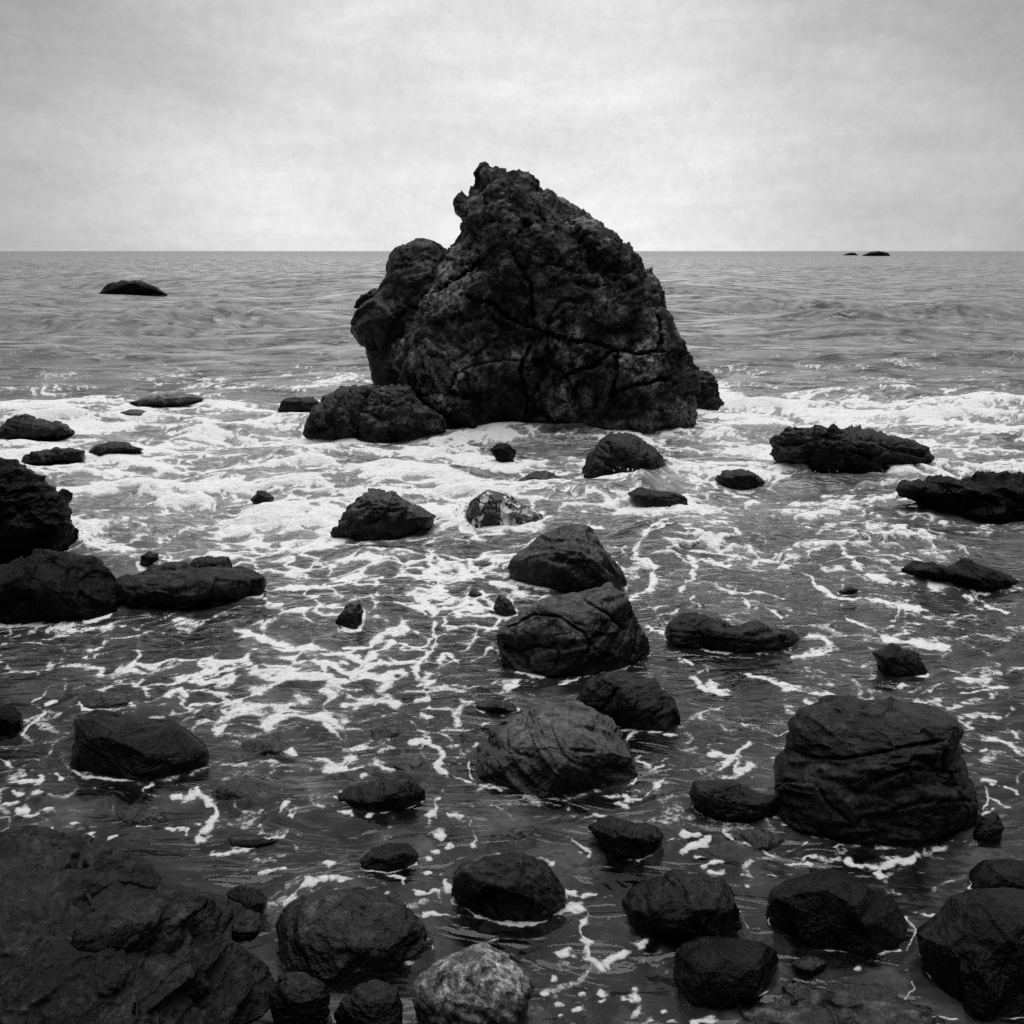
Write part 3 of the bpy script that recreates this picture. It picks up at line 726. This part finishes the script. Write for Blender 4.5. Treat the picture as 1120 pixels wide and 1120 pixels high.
wx = perlin2(X * 0.55, Y * 0.55, 201) + 0.5 * perlin2(X * 1.3, Y * 1.3, 202)
wy = perlin2(X * 0.55 + 40, Y * 0.55, 203) + 0.5 * perlin2(X * 1.3 + 40, Y * 1.3, 204)
U, V = X + wx * 0.35, Y + wy * 0.35
lump = np.zeros_like(X); a = 1.0
for o in range(5):
    sc = 0.75 * 2.1 ** o
    lump += a * perlin2(U * sc * 0.6, V * sc, 210 + o) * (1 - sstep(0.3, 0.7, dYr * sc)); a *= 0.62
def worley(x, y, seed):
    ix = np.floor(x).astype(np.int64); iy = np.floor(y).astype(np.int64); zz = np.zeros_like(ix)
    d1 = np.full_like(x, 9.0); d2 = np.full_like(x, 9.0)
    for dx in (-1, 0, 1):
        for dy in (-1, 0, 1):
            a_, b_ = ix + dx, iy + dy
            d = np.hypot(x - a_ - rnd3(a_, b_, zz, seed), y - b_ - rnd3(a_, b_, zz, seed + 1))
            d2 = np.where(d < d1, d1, np.minimum(d2, d)); d1 = np.minimum(d1, d)
    return d2 - d1
U1 = X * 0.62 + 0.26 * wx + 0.16 * perlin2(X * 3.1, Y * 3.1, 251); V1 = Y + 0.30 * wy + 0.16 * perlin2(X * 3.1 + 7, Y * 3.1, 252)
wo1 = worley(U1 * 1.25, V1 * 1.0, 260)
wo2 = worley(U1 * 3.0, V1 * 2.5, 263)
wo3 = worley(U1 * 6.5, V1 * 5.5, 266)
web = np.maximum(np.maximum(1 - wo1 * 1.6, 0.86 - wo2 * 1.1), 0)
def rank(f, sel):
    """field -> 0..1 by rank, so that a coverage can be used as its threshold"""
    s = np.sort(f[sel][::7]); return np.interp(f, s, np.linspace(0, 1, len(s)))
vis = (PX > -50) & (PX < 1170) & (PY > 400) & (PY < 1120)
rl = rank(lump, vis & (PY < 660)); rw = rank(web + 0.35 * lump, vis & (PY > 520))
tz = sstep(540, 660, PY + 60 * perlin2(X * 0.3, Y * 0.3, 77))
rk = rl * (1 - tz) + rw * tz
lace = rank(1 - wo2 * 1.2 + 0.6 * (1 - wo3 * 1.2), vis)
rk = rk * 0.55 + lace * 0.45
rk = rank(rk, vis & (PY < 760))
foam = 0.5 + (np.minimum(C, 0.84) - (1 - rk)) * 1.25
foam = np.where(C < 0.004, -0.5, foam)

# ---- foam streaks as they lie on the water
ST = []
def st(Z, w, *p): ST.append((Z(*p), w))
st(ZD,3,(0,450),(60,435),(120,455),(190,490)); st(ZD,5,(160,420),(210,430),(250,460),(290,500),(350,520),(420,540),(470,565),(500,595),(550,625),(650,635),(730,645),(820,655))
st(ZD,6,(750,650),(720,690),(750,710),(775,720),(720,738)); st(ZD,7,(660,740),(760,760),(830,770),(885,775)); st(ZD,8,(700,755),(800,772),(860,776))
st(ZD,6,(100,520),(125,540),(90,580),(70,600)); st(ZD,4,(100,520),(200,535),(300,515)); st(ZD,6,(560,490),(590,520),(620,550),(680,575),(760,590))
st(ZD,4,(820,585),(880,595),(930,600),(950,625),(995,630)); st(ZD,2,(1000,640),(1100,670)); st(ZD,3,(300,630),(340,650),(370,690),(390,720))
st(ZD,3,(190,575),(240,590),(210,610),(330,600),(385,625)); st(ZD,5,(740,360),(800,370),(880,378)); st(ZD,3,(420,400),(440,425),(540,430),(620,425))
st(ZD,8,(120,850),(160,850),(150,890),(190,915)); st(ZD,5,(250,865),(310,865),(350,890),(430,895)); st(ZD,5,(410,810),(480,800),(540,780),(500,740),(460,740))
st(ZD,3,(540,850),(620,885)); st(ZD,7,(915,880),(990,880)); st(ZD,4,(740,890),(790,900)); st(ZD,2,(860,920),(1000,910)); st(ZD,6,(1060,865),(1120,840)); st(ZD,5,(1020,900),(1060,905))
st(ZD,4,(250,630),(280,660)); st(ZD,3,(100,625),(130,660)); st(ZD,3,(60,815),(100,830)); st(ZD,3,(580,690),(660,720)); st(ZD,4,(900,380),(925,390)); st(ZD,4,(980,405),(1030,415))
st(ZC,9,(370,460),(400,500),(440,530),(500,540),(560,570),(640,590),(720,600)); st(ZC,8,(480,480),(500,520),(540,560)); st(ZC,5,(410,690),(420,640),(500,630),(560,650),(580,680),(540,690),(420,690))
st(ZC,4,(0,510),(30,500),(70,505),(60,530)); st(ZC,3,(60,580),(120,570),(110,545)); st(ZC,8,(230,700),(280,685),(300,690),(200,720),(180,740),(100,750))
st(ZC,6,(390,800),(420,760),(440,780),(460,815)); st(ZC,10,(0,790),(60,800),(120,850),(200,835),(250,870),(200,920),(100,930)); st(ZC,6,(330,860),(370,850),(400,810))
st(ZC,8,(600,862),(640,845),(700,857),(610,868)); st(ZC,3,(740,862),(830,843),(960,805),(1025,780)); st(ZC,9,(1090,370),(1050,420),(1000,450),(990,480),(1050,510),(1050,550),(990,590),(975,600))
st(ZC,4,(1030,690),(1080,720),(1105,740)); st(ZC,4,(350,600),(380,620),(340,640)); st(ZC,4,(460,912),(500,916))
ST.append(([(215,748),(240,735),(282,733)],4)); ST.append(([(255,690),(300,700),(345,720),(362,745),(385,765),(432,768)],11)); ST.append(([(430,700),(400,720),(385,745)],8)); ST.append(([(375,790),(384,815),(376,838),(362,843)],7))
ST.append(([(440,650),(470,660),(480,700),(455,730)],6)); ST.append(([(470,610),(480,640),(475,670)],7))
st(ZE,5,(620,95),(700,95),(722,105),(690,120)); st(ZE,14,(850,150),(900,122),(1000,130),(1060,128),(1110,170)); st(ZE,8,(680,50),(720,60),(780,80),(850,90)); st(ZE,8,(545,70),(580,35),(600,60))
st(ZE,6,(620,20),(700,15),(760,0)); st(ZE,5,(690,185),(725,160)); st(ZE,8,(920,215),(945,240)); st(ZE,8,(1000,250),(1060,270),(1110,300)); st(ZE,10,(600,400),(640,365),(660,400),(700,430),(690,460),(640,520))
st(ZE,8,(640,360),(650,395),(680,420)); st(ZE,7,(560,390),(590,380)); st(ZE,6,(470,352),(497,345)); st(ZE,4,(445,475),(500,470)); st(ZE,5,(540,485),(605,483),(590,510)); st(ZE,4,(790,500),(840,485))
st(ZE,9,(690,573),(750,565)); st(ZE,7,(750,565),(800,555),(860,535),(910,515)); st(ZE,10,(920,738),(950,700),(1000,675)); st(ZE,6,(1000,675),(1055,665)); st(ZE,6,(845,655),(890,635),(910,628)); st(ZE,8,(880,602),(908,590)); st(ZE,9,(950,555),(960,570))
for w, *p in ((4,(70,175),(110,140),(140,110)),(8,(10,255),(50,292)),(9,(88,285),(102,300)),(8,(45,350),(130,345),(125,330)),(5,(50,383),(75,380)),(7,(112,380),(140,374)),(5,(0,418),(45,410)),(8,(62,442),(82,438)),(4,(75,460),(125,445)),(5,(150,432),(190,440)),(5,(230,467),(265,470)),(6,(170,488),(180,510)),(6,(262,520),(275,510),(300,505)),(4,(350,520),(380,512)),(5,(332,583),(365,582)),(5,(250,568),(262,569)),(5,(900,440),(920,412)),(8,(1005,420),(1060,425),(1110,420)),(6,(930,448),(945,452)),(5,(105,85),(120,70),(150,40),(185,25)),(5,(145,92),(180,70)),(4,(525,545),(535,545)),(4,(490,560),(500,558)),(4,(180,310),(200,330))): st(ZE, w, *p)
st(ZF,10,(0,160),(60,200),(75,260),(50,300),(0,300)); st(ZF,5,(50,300),(110,300)); st(ZF,7,(270,205),(320,200),(360,230),(370,260),(345,290),(380,320),(400,350),(370,370)); st(ZF,4,(400,315),(440,335),(480,355),(560,370))
st(ZF,13,(350,400),(345,430),(325,475)); st(ZF,5,(380,450),(430,455)); st(ZF,4,(440,460),(465,510),(475,550))
for x, y, r in ((355,517,12),(388,540,9),(345,562,6),(318,588,8),(318,638,10),(356,640,6),(278,703,8),(8,612,9),(760,890,11),(725,960,10),(700,1012,6),(728,1043,9),(786,1057,9),(811,1014,11),(886,1008,9),(880,1040,7),(960,1030,9),(986,990,12),(990,1074,11),(1000,857,9),(755,941,7),(928,965,6),(820,942,5),(905,770,5),(1040,1100,7),(1095,1102,9),(735,1080,4),(690,965,4),(990,1027,7),(1075,1070,5),(600,1112,9),(550,1115,8),(130,457,5),(110,325,7)): st(ZF, r, (x - 3, y), (x + 4, y - 2))
st(ZF,7,(370,650),(375,680),(385,700)); st(ZF,4,(275,708),(350,700)); st(ZF,6,(310,770),(350,765),(420,780)); st(ZF,5,(420,780),(500,778),(570,790),(640,800),(700,780)); st(ZF,4,(405,720),(440,770))
st(ZF,5,(15,665),(100,655),(180,650),(245,655),(240,680)); st(ZF,6,(540,568),(620,570),(660,582)); st(ZF,9,(650,575),(690,592),(722,605)); st(ZF,8,(745,505),(790,515),(810,540),(840,565)); st(ZF,5,(810,455),(875,445))
st(ZF,8,(740,750),(800,745)); st(ZF,15,(800,745),(840,745),(825,780)); st(ZF,10,(815,790),(805,820),(832,850)); st(ZF,6,(825,870),(840,905),(870,915),(890,940)); st(ZF,8,(900,930),(905,900),(950,885)); st(ZF,8,(825,703),(868,698)); st(ZF,8,(768,690),(790,690))
st(ZF,4,(960,220),(970,190),(1010,180),(1120,180)); st(ZF,6,(985,265),(1040,290),(1080,290),(1075,270)); st(ZF,8,(1080,325),(1040,370),(1000,402),(955,380)); st(ZF,6,(925,400),(962,412)); st(ZF,4,(890,380),(930,378))
st(ZF,5,(990,580),(1040,570),(1080,545)); st(ZF,4,(410,145),(450,175)); st(ZF,7,(430,75),(460,80)); st(ZF,8,(0,425),(35,440),(70,440)); st(ZF,5,(1075,520),(1110,515)); st(ZF,5,(150,290),(200,305)); st(ZF,5,(330,70),(280,75)); st(ZF,6,(290,120),(330,125))
st(ZG,11,(105,320),(150,290),(190,250),(210,260),(180,310),(240,285)); st(ZG,5,(100,245),(180,260),(230,215)); st(ZG,6,(220,150),(290,170)); st(ZG,9,(290,172),(330,180),(360,165)); st(ZG,5,(75,135),(120,100),(145,100))
st(ZG,10,(25,500),(60,500),(110,515),(60,530),(30,560)); st(ZG,9,(10,400),(20,430)); st(ZG,5,(150,490),(175,515)); st(ZG,6,(85,605),(120,590),(145,595)); st(ZG,5,(108,622),(140,622)); st(ZG,5,(300,630),(332,640))
st(ZG,6,(345,467),(400,468),(445,485)); st(ZG,4,(470,490),(535,515)); st(ZG,11,(550,580),(600,600),(660,605),(658,635)); st(ZG,11,(660,605),(720,597),(770,570)); st(ZG,7,(755,755),(800,775),(828,772)); st(ZG,6,(838,548),(865,545))
for w, *p in ((4,(415,572),(445,570)),(4,(360,588),(440,592)),(4,(970,450),(1010,440)),(4,(980,340),(1020,350)),(4,(1000,400),(1070,435)),(6,(1010,200),(1060,205),(1110,250)),(9,(922,148),(950,165)),(7,(990,125),(1040,130)),(5,(980,240),(1000,235)),(4,(1010,300),(1060,305)),(5,(1060,365),(1100,385)),(4,(540,890),(650,895),(715,890)),(3,(735,1040),(765,1010),(755,985)),(9,(60,0),(80,30),(150,50)),(6,(220,0),(300,10),(340,35),(420,50),(500,60)),(7,(725,20),(770,35)),(3,(860,60),(1000,45)),(7,(1015,35),(1060,40)),(9,(900,10),(990,15)),(4,(515,542),(535,542)),(5,(70,572),(85,572)),(5,(200,635),(212,630)),(4,(222,670),(232,672)),(4,(585,940),(592,945)),(8,(60,1100),(110,1095)),(5,(760,1065),(800,1080)),(6,(820,1100),(900,1110)),(5,(1080,170),(1110,200)),(5,(800,130),(830,135)),(5,(420,75),(440,95))): st(ZG, w, *p)

jx = 4.5 * perlin2(X * 3.2, Y * 3.2, 301) + 3.2 * perlin2(X * 9, Y * 9, 302)
jy = 3.0 * perlin2(X * 3.2 + 9, Y * 3.2, 303) + 2.2 * perlin2(X * 9 + 9, Y * 9, 304)
fr_ = 1 - sstep(0.01, 0.035, dYr)
fs = 1 - sstep(7, 16, Y)
jx += 3.0 * fr_ * perlin2(X * 19, Y * 19, 312); jy += 2.2 * fr_ * perlin2(X * 19 + 5, Y * 19, 313)
wv = np.clip(1 + 0.9 * fr_ * perlin2(X * 15, Y * 15, 314) + 1.1 * perlin2(X * 4.5, Y * 4.5, 305) + 0.5 * perlin2(X * 11, Y * 11, 307), 0.15, 2.4)
gap = 0.38 * sstep(0.0, 0.45, perlin2(X * 2.6, Y * 2.6, 306))
strand = np.full_like(X, -0.5)
for pts, w in ST:
    w = w / 2.45
    P = np.array(pts, float)
    for _ in range(2):
        if len(P) > 2:
            a_ = P[:-1] * 0.75 + P[1:] * 0.25; b_ = P[:-1] * 0.25 + P[1:] * 0.75
            P = np.concatenate([P[:1], np.stack([a_, b_], 1).reshape(-1, 2), P[-1:]])
    lo = P.min(0) - 14 - 2 * w; hi = P.max(0) + 14 + 2 * w
    sel = np.nonzero((PX > lo[0]) & (PX < hi[0]) & (PY > lo[1]) & (PY < hi[1]))[0]
    if not len(sel): continue
    qx = PX[sel] + jx[sel]; qy = PY[sel] + jy[sel]
    dm = np.full(len(sel), 1e9)
    for k in range(len(P) - 1):
        ax, ay = P[k]; bx, by = P[k + 1]
        ex, ey = bx - ax, by - ay
        t = np.clip(((qx - ax) * ex + (qy - ay) * ey) / (ex * ex + ey * ey + 1e-9), 0, 1)
        dm = np.minimum(dm, np.hypot(qx - ax - t * ex, (qy - ay - t * ey) * 1.25))
    val = 0.96 - 0.46 * dm / (w * 1.1 * wv[sel] + 0.4) - gap[sel]
    strand[sel] = np.maximum(strand[sel], val)
foam = np.maximum(foam, strand)

# ---- thin foam line where the water meets each stone
from math import hypot
for P in FOOT:
    lo = P.min(0) - 16; hi = P.max(0) + 16
    cyp = poly_c(P)[1]
    sel = np.nonzero((PX > lo[0]) & (PX < hi[0]) & (PY > cyp) & (PY < hi[1]))[0]
    if not len(sel): continue
    qx, qy = PX[sel] + jx[sel] * 0.6, PY[sel] + jy[sel] * 0.6
    dm = np.full(len(sel), 1e9)
    for k in range(len(P)):
        ax, ay = P[k]; bx, by = P[(k + 1) % len(P)]
        ex, ey = bx - ax, by - ay
        t = np.clip(((qx - ax) * ex + (qy - ay) * ey) / (ex * ex + ey * ey + 1e-9), 0, 1)
        dm = np.minimum(dm, np.hypot(qx - ax - t * ex, qy - ay - t * ey))
    white = C[sel]
    wd = 1.6 + 5 * white
    val = (1 - sstep(0.3, 1.6, dm / wd)) * (0.25 + 0.6 * sstep(-0.15, 0.25, perlin2(X[sel] * 2.2, Y[sel] * 2.2, 311)) + 0.5 * white)
    foam[sel] = np.maximum(foam[sel], np.minimum(val, 0.9) * 0.9)

foam = np.clip(foam, -0.5, 1.2)
tur = (1 - sstep(570, 650, PY)) * sstep(410, 450, PY)
z += tur * 0.10 * np.clip(lump, -0.8, 1.4) * sstep(0.2, 0.8, foam)

idx = np.arange(nr * nc).reshape(nr, nc)
faces = np.stack([idx[:-1, :-1].ravel(), idx[:-1, 1:].ravel(), idx[1:, 1:].ravel(), idx[1:, :-1].ravel()], 1).astype(np.int32)
sea = mesh_from('sea', np.stack([X, Y, z], 1), faces)
for nm, arr in (('foam', foam), ('white', C)):
    at_ = sea.attributes.new(nm, 'FLOAT', 'POINT'); at_.data.foreach_set('value', arr.astype(np.float32))

m, t = material('sea_water')
geo = t.new('ShaderNodeNewGeometry'); pos = geo.outputs['Position']
sep = t.new('ShaderNodeSeparateXYZ', ins={0: pos}); py = sep.outputs[1]
flat = t.mapping(pos, (1, 1, 0))
near = t.rng(py, 8.0, 18.0, 1.0, 0.0)
# ripples
r1 = t.noise(t.mapping(pos, (0.7, 1.6, 0), rot=(0, 0, 0.25)), 1.7, 2.5, 0.5, 1.6)
r2 = t.noise(t.mapping(pos, (0.6, 1.6, 0), rot=(0, 0, -0.2)), 7.0, 1.5, 0.5, 1.2)
r3 = t.noise(t.mapping(pos, (0.32, 0.9, 0)), 0.8, 3, 0.55, 0.4)
calm = t.rng(py, 12.0, 45.0, 1.0, 0.05)
hw_ = t.math('MULTIPLY', calm, t.math('ADD', t.math('MULTIPLY', r1, t.rng(py, 5.0, 12.0, 0.085, 0.14)), t.math('MULTIPLY', r2, t.rng(py, 5.0, 12.0, 0.004, 0.014))))
hw_ = t.math('ADD', hw_, t.math('MULTIPLY', t.rng(r3, 0.46, 0.78), t.rng(py, 14.0, 45.0, 0.0, 1.9)))
nrm = t.bump(hw_, 0.75, 1.0)
# foam mask
fo = t.attr('foam')
f1 = t.noise(flat, 11.0, 5, 0.65, 0.8)
f2 = t.noise(flat, 34.0, 3, 0.6, 0.4)
f0 = t.noise(flat, 4.5, 4, 0.6, 1.0)
fd = t.math('ADD', fo, t.math('MULTIPLY', t.math('SUBTRACT', f1, 0.5), 0.75))
fd = t.math('ADD', fd, t.math('MULTIPLY', t.math('SUBTRACT', f0, 0.5), 0.6))
fd = t.math('ADD', fd, t.math('MULTIPLY', t.math('SUBTRACT', f2, 0.5), 0.35))
fv = t.new('ShaderNodeTexVoronoi', ins={'Vector': t.mapping(flat, (0.8, 1, 1)), 'Scale': 17.0}).outputs['Distance']
fd = t.math('SUBTRACT', fd, t.math('MULTIPLY', t.rng(fv, 0.45, 0.1), t.rng(f0, 0.42, 0.7, 0.0, 0.34)))
fm = t.rng(fd, 0.42, 0.72)
film = t.math('MULTIPLY', t.rng(fd, -0.05, 0.55), t.rng(t.attr('white'), 0.10, 0.55, 0.03, 0.28))
fm = t.math('MAXIMUM', fm, film)
fcol = t.math('MULTIPLY', t.math('MULTIPLY', t.rng(fd, 0.45, 0.85, 0.74, 0.93), t.rng(f1, 0.3, 0.6, 0.86, 1.0)), t.rng(py, 4.5, 12.0, 0.72, 1.0))
fcc = t.new('ShaderNodeCombineColor', ins={0: fcol, 1: fcol, 2: fcol})
fb = t.bump(t.math('ADD', fd, t.math('MULTIPLY', f2, 0.3)), 0.8, 0.06)
foam_b = t.new('ShaderNodeBsdfPrincipled', ins={'Base Color': fcc.outputs[0], 'Roughness': 0.75, 'Normal': fb, 'Specular IOR Level': 0.2})
# murky body of the water
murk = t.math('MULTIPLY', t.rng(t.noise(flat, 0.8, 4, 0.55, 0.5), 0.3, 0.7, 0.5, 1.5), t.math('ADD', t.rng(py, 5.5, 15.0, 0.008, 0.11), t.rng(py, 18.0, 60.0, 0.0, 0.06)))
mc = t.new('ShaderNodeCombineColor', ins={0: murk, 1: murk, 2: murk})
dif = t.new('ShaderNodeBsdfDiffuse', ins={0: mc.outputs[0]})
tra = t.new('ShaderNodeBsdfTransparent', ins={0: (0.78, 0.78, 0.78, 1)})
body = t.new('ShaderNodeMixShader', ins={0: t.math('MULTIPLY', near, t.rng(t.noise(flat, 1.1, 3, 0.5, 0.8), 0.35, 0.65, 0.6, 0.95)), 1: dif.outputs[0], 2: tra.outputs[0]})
glo = t.new('ShaderNodeBsdfGlossy', ins={'Color': (1, 1, 1, 1), 'Roughness': t.rng(py, 8.0, 60.0, 0.06, 0.14), 'Normal': nrm})
fr = t.new('ShaderNodeFresnel', ins={'IOR': t.rng(py, 5.5, 13.0, 1.30, 1.44), 'Normal': nrm})
wat = t.new('ShaderNodeMixShader', ins={0: t.math('MINIMUM', fr.outputs[0], t.rng(py, 60.0, 1200.0, 0.95, 0.62)), 1: body.outputs[0], 2: glo.outputs[0]})
fin = t.new('ShaderNodeMixShader', ins={0: fm, 1: wat.outputs[0], 2: foam_b.outputs[0]})
t.new('ShaderNodeOutputMaterial', ins={0: fin.outputs[0]})
sea.materials.append(m)
so = bpy.data.objects.new('sea', sea); COL.objects.link(so)
so['kind'] = 'structure'; so['label'] = 'grey sea with white surf and foam streaks reaching to the horizon'

# ------------------------------------------------------------------ spray thrown up where waves strike the stones
rs = np.random.RandomState(4)
iv, if_ = ico(2)
sv, sf, n = [], [], 0
for px, py_, cnt, wide, tall in ((703, 512, 1500, 0.45, 0.34), (690, 535, 500, 0.25, 0.24), (960, 460, 200, 0.6, 0.12), (728, 520, 200, 0.35, 0.16), (505, 566, 220, 0.22, 0.16), (560, 574, 160, 0.35, 0.10),
                                 (880, 522, 300, 0.6, 0.13), (795, 522, 120, 0.3, 0.12), (215, 440, 160, 0.5, 0.14), (600, 545, 160, 0.5, 0.1), (70, 590, 160, 0.4, 0.12), (940, 434, 160, 0.6, 0.12)):
    c0 = at(px, py_)
    for _ in range(cnt):
        a_ = rs.normal(0, 0.5); hgt = abs(rs.normal(0, 0.5)) * tall
        c_ = c0 + np.array([a_ * wide * (0.6 + hgt / tall * 0.6), rs.normal(0, 0.12), hgt])
        r_ = (0.004 + 0.013 * rs.rand() ** 3) * c0[1] / 15
        sv.append(iv * r_ * np.array([1, 1, rs.uniform(0.8, 1.7)]) + c_); sf.append(if_ + n); n += len(iv)
sp_me = mesh_from('sea_spray', np.concatenate(sv), np.concatenate(sf))
m, t = material('white_spray')
p = t.new('ShaderNodeBsdfPrincipled', ins={'Base Color': (0.85, 0.85, 0.85, 1), 'Roughness': 0.5})
t.new('ShaderNodeOutputMaterial', ins={0: p.outputs[0]})
sp_me.materials.append(m)
spo = bpy.data.objects.new('sea_spray', sp_me); COL.objects.link(spo)
spo['kind'] = 'stuff'; spo['label'] = 'white spray drops thrown up where small waves break on the rocks'; spo['category'] = 'spray'

# ------------------------------------------------------------------ seabed
bx = np.concatenate([[-60000, -2000, -200, -60], np.linspace(-30, -8.5, 40), np.linspace(-8, 8, 321), np.linspace(8.5, 30, 40), [60, 200, 2000, 60000]])
by = np.concatenate([[-40, -20], np.linspace(-8, 1.5, 30), np.linspace(2, 14, 241), np.linspace(14.5, 30, 40), [60, 200, 2000, 90000]])
BX, BY = np.meshgrid(bx, by)
bxr, byr = BX.ravel(), BY.ravel()
bz = np.interp(byr, [-40, -8, 0, 5, 10, 14, 30, 200, 2000], [4, 1.4, 0.1, -0.22, -0.3, -0.5, -1.5, -12, -40])
bz += (np.abs(byr - 10) < 30) * (0.10 * perlin2(bxr * 0.9, byr * 0.9, 7) + 0.05 * perlin2(bxr * 2.3, byr * 2.3, 8))
inn = (np.abs(bxr) < 9) & (byr > 1) & (byr < 15)
cob = np.zeros_like(bxr)
pw = np.stack([bxr[inn], byr[inn], np.zeros(inn.sum())], 1)
for sc_, am_ in ((0.9, 0.22), (2.2, 0.10)):
    wq = worley(pw[:, 0] * sc_ + 0.3 * perlin2(pw[:, 0] * 2, pw[:, 1] * 2, 5), pw[:, 1] * sc_, 400 + int(sc_ * 10))
    cob[inn] += am_ * np.sqrt(np.clip(wq, 0, 0.8)) * (perlin2(pw[:, 0] * 0.7, pw[:, 1] * 0.7, 9) > -0.1)
bz += cob
bz = np.where((byr > 3) & (byr < 60), np.minimum(bz, -0.035), bz)
ii = np.arange(len(bxr)).reshape(BX.shape)
bed = mesh_from('seabed', np.stack([bxr, byr, bz], 1), np.stack([ii[:-1, :-1].ravel(), ii[:-1, 1:].ravel(), ii[1:, 1:].ravel(), ii[1:, :-1].ravel()], 1).astype(np.int32))
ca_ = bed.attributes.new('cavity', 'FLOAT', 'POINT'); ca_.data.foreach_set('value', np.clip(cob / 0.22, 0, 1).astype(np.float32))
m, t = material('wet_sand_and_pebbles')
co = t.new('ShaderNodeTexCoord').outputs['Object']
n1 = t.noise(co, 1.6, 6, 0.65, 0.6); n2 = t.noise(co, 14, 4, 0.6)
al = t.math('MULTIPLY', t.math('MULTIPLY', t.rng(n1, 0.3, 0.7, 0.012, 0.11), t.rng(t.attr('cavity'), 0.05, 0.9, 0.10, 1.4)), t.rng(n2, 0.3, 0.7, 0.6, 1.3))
cc = t.new('ShaderNodeCombineColor', ins={0: al, 1: al, 2: al})
p = t.new('ShaderNodeBsdfPrincipled', ins={'Base Color': cc.outputs[0], 'Roughness': 0.7, 'Normal': t.bump(n2, 0.6, 0.05)})
t.new('ShaderNodeOutputMaterial', ins={0: p.outputs[0]})
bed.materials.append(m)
bo = bpy.data.objects.new('seabed', bed); COL.objects.link(bo)
bo['kind'] = 'structure'; bo['label'] = 'dark sandy seabed under the shallow water'

# ------------------------------------------------------------------ sky and light
SUN_EL, SUN_AZ = math.radians(82), math.radians(20)     # high, ahead and a little right, behind thin cloud
W = bpy.data.worlds.new('World'); S.world = W; W.use_nodes = True
t = NT(W.node_tree)
sky = t.new('ShaderNodeTexSky', sky_type='NISHITA', sun_disc=False, sun_elevation=SUN_EL, sun_rotation=SUN_AZ)
bw = t.new('ShaderNodeRGBToBW', ins={0: sky.outputs[0]})
d = t.new('ShaderNodeTexCoord').outputs['Generated']
sp = t.new('ShaderNodeSeparateXYZ', ins={0: d})
el = sp.outputs[2]; az = sp.outputs[0]
cl = t.noise(t.mapping(d, (2.0, 2.0, 5.0)), 1.5, 5, 0.5, 0.3)
cl2 = t.noise(t.mapping(d, (2, 2, 11.0), loc=(3, 1, 2)), 2.4, 8, 0.65, 0.4)
grad = t.rng(el, 0.02, 0.26, 8.1, 6.3)
grad = t.math('ADD', grad, t.rng(el, 0.45, 1.0, 0.0, 6.0))
grad = t.math('MULTIPLY', grad, t.rng(t.math('ABSOLUTE', az), 0.08, 0.58, 1.04, 0.40))
grad = t.math('MULTIPLY', grad, t.rng(sp.outputs[1], -0.3, 0.75, 0.10, 1.0))   # sky behind the camera dimmed, added to keep the stone fronts dark
cloud = t.math('MULTIPLY', grad, t.rng(cl, 0.3, 0.7, 0.88, 1.12))
cloud = t.math('MULTIPLY', cloud, t.rng(cl2, 0.3, 0.7, 0.93, 1.06))
cl3 = t.noise(d, 70.0, 6, 0.8)
cloud = t.math('MULTIPLY', cloud, t.rng(cl3, 0.3, 0.7, 0.94, 1.055))
v = t.mix(0.9, bw.outputs[0], cloud)
cc = t.new('ShaderNodeCombineColor', ins={0: v, 1: v, 2: v})
bg = t.new('ShaderNodeBackground', ins={0: cc.outputs[0], 1: 0.11})
t.new('ShaderNodeOutputWorld', ins={0: bg.outputs[0]})

sun = bpy.data.lights.new('sun', 'SUN'); sun.energy = 2.7; sun.angle = math.radians(55); sun.color = (1, 1, 1)
sun_o = bpy.data.objects.new('sun', sun); COL.objects.link(sun_o)
dirv = Vector((math.sin(SUN_AZ) * math.cos(SUN_EL), math.cos(SUN_AZ) * math.cos(SUN_EL), math.sin(SUN_EL)))
sun_o.rotation_euler = dirv.to_track_quat('Z', 'Y').to_euler()
sun_o.location = (5, 20, 30)

S.view_settings.view_transform = 'Standard'; S.view_settings.look = 'None'
S.view_settings.exposure = 0; S.view_settings.gamma = 1
S.render.engine = 'CYCLES'
S.cycles.use_denoising = False
S.cycles.use_adaptive_sampling = False
S.cycles.max_bounces = 6; S.cycles.transparent_max_bounces = 8
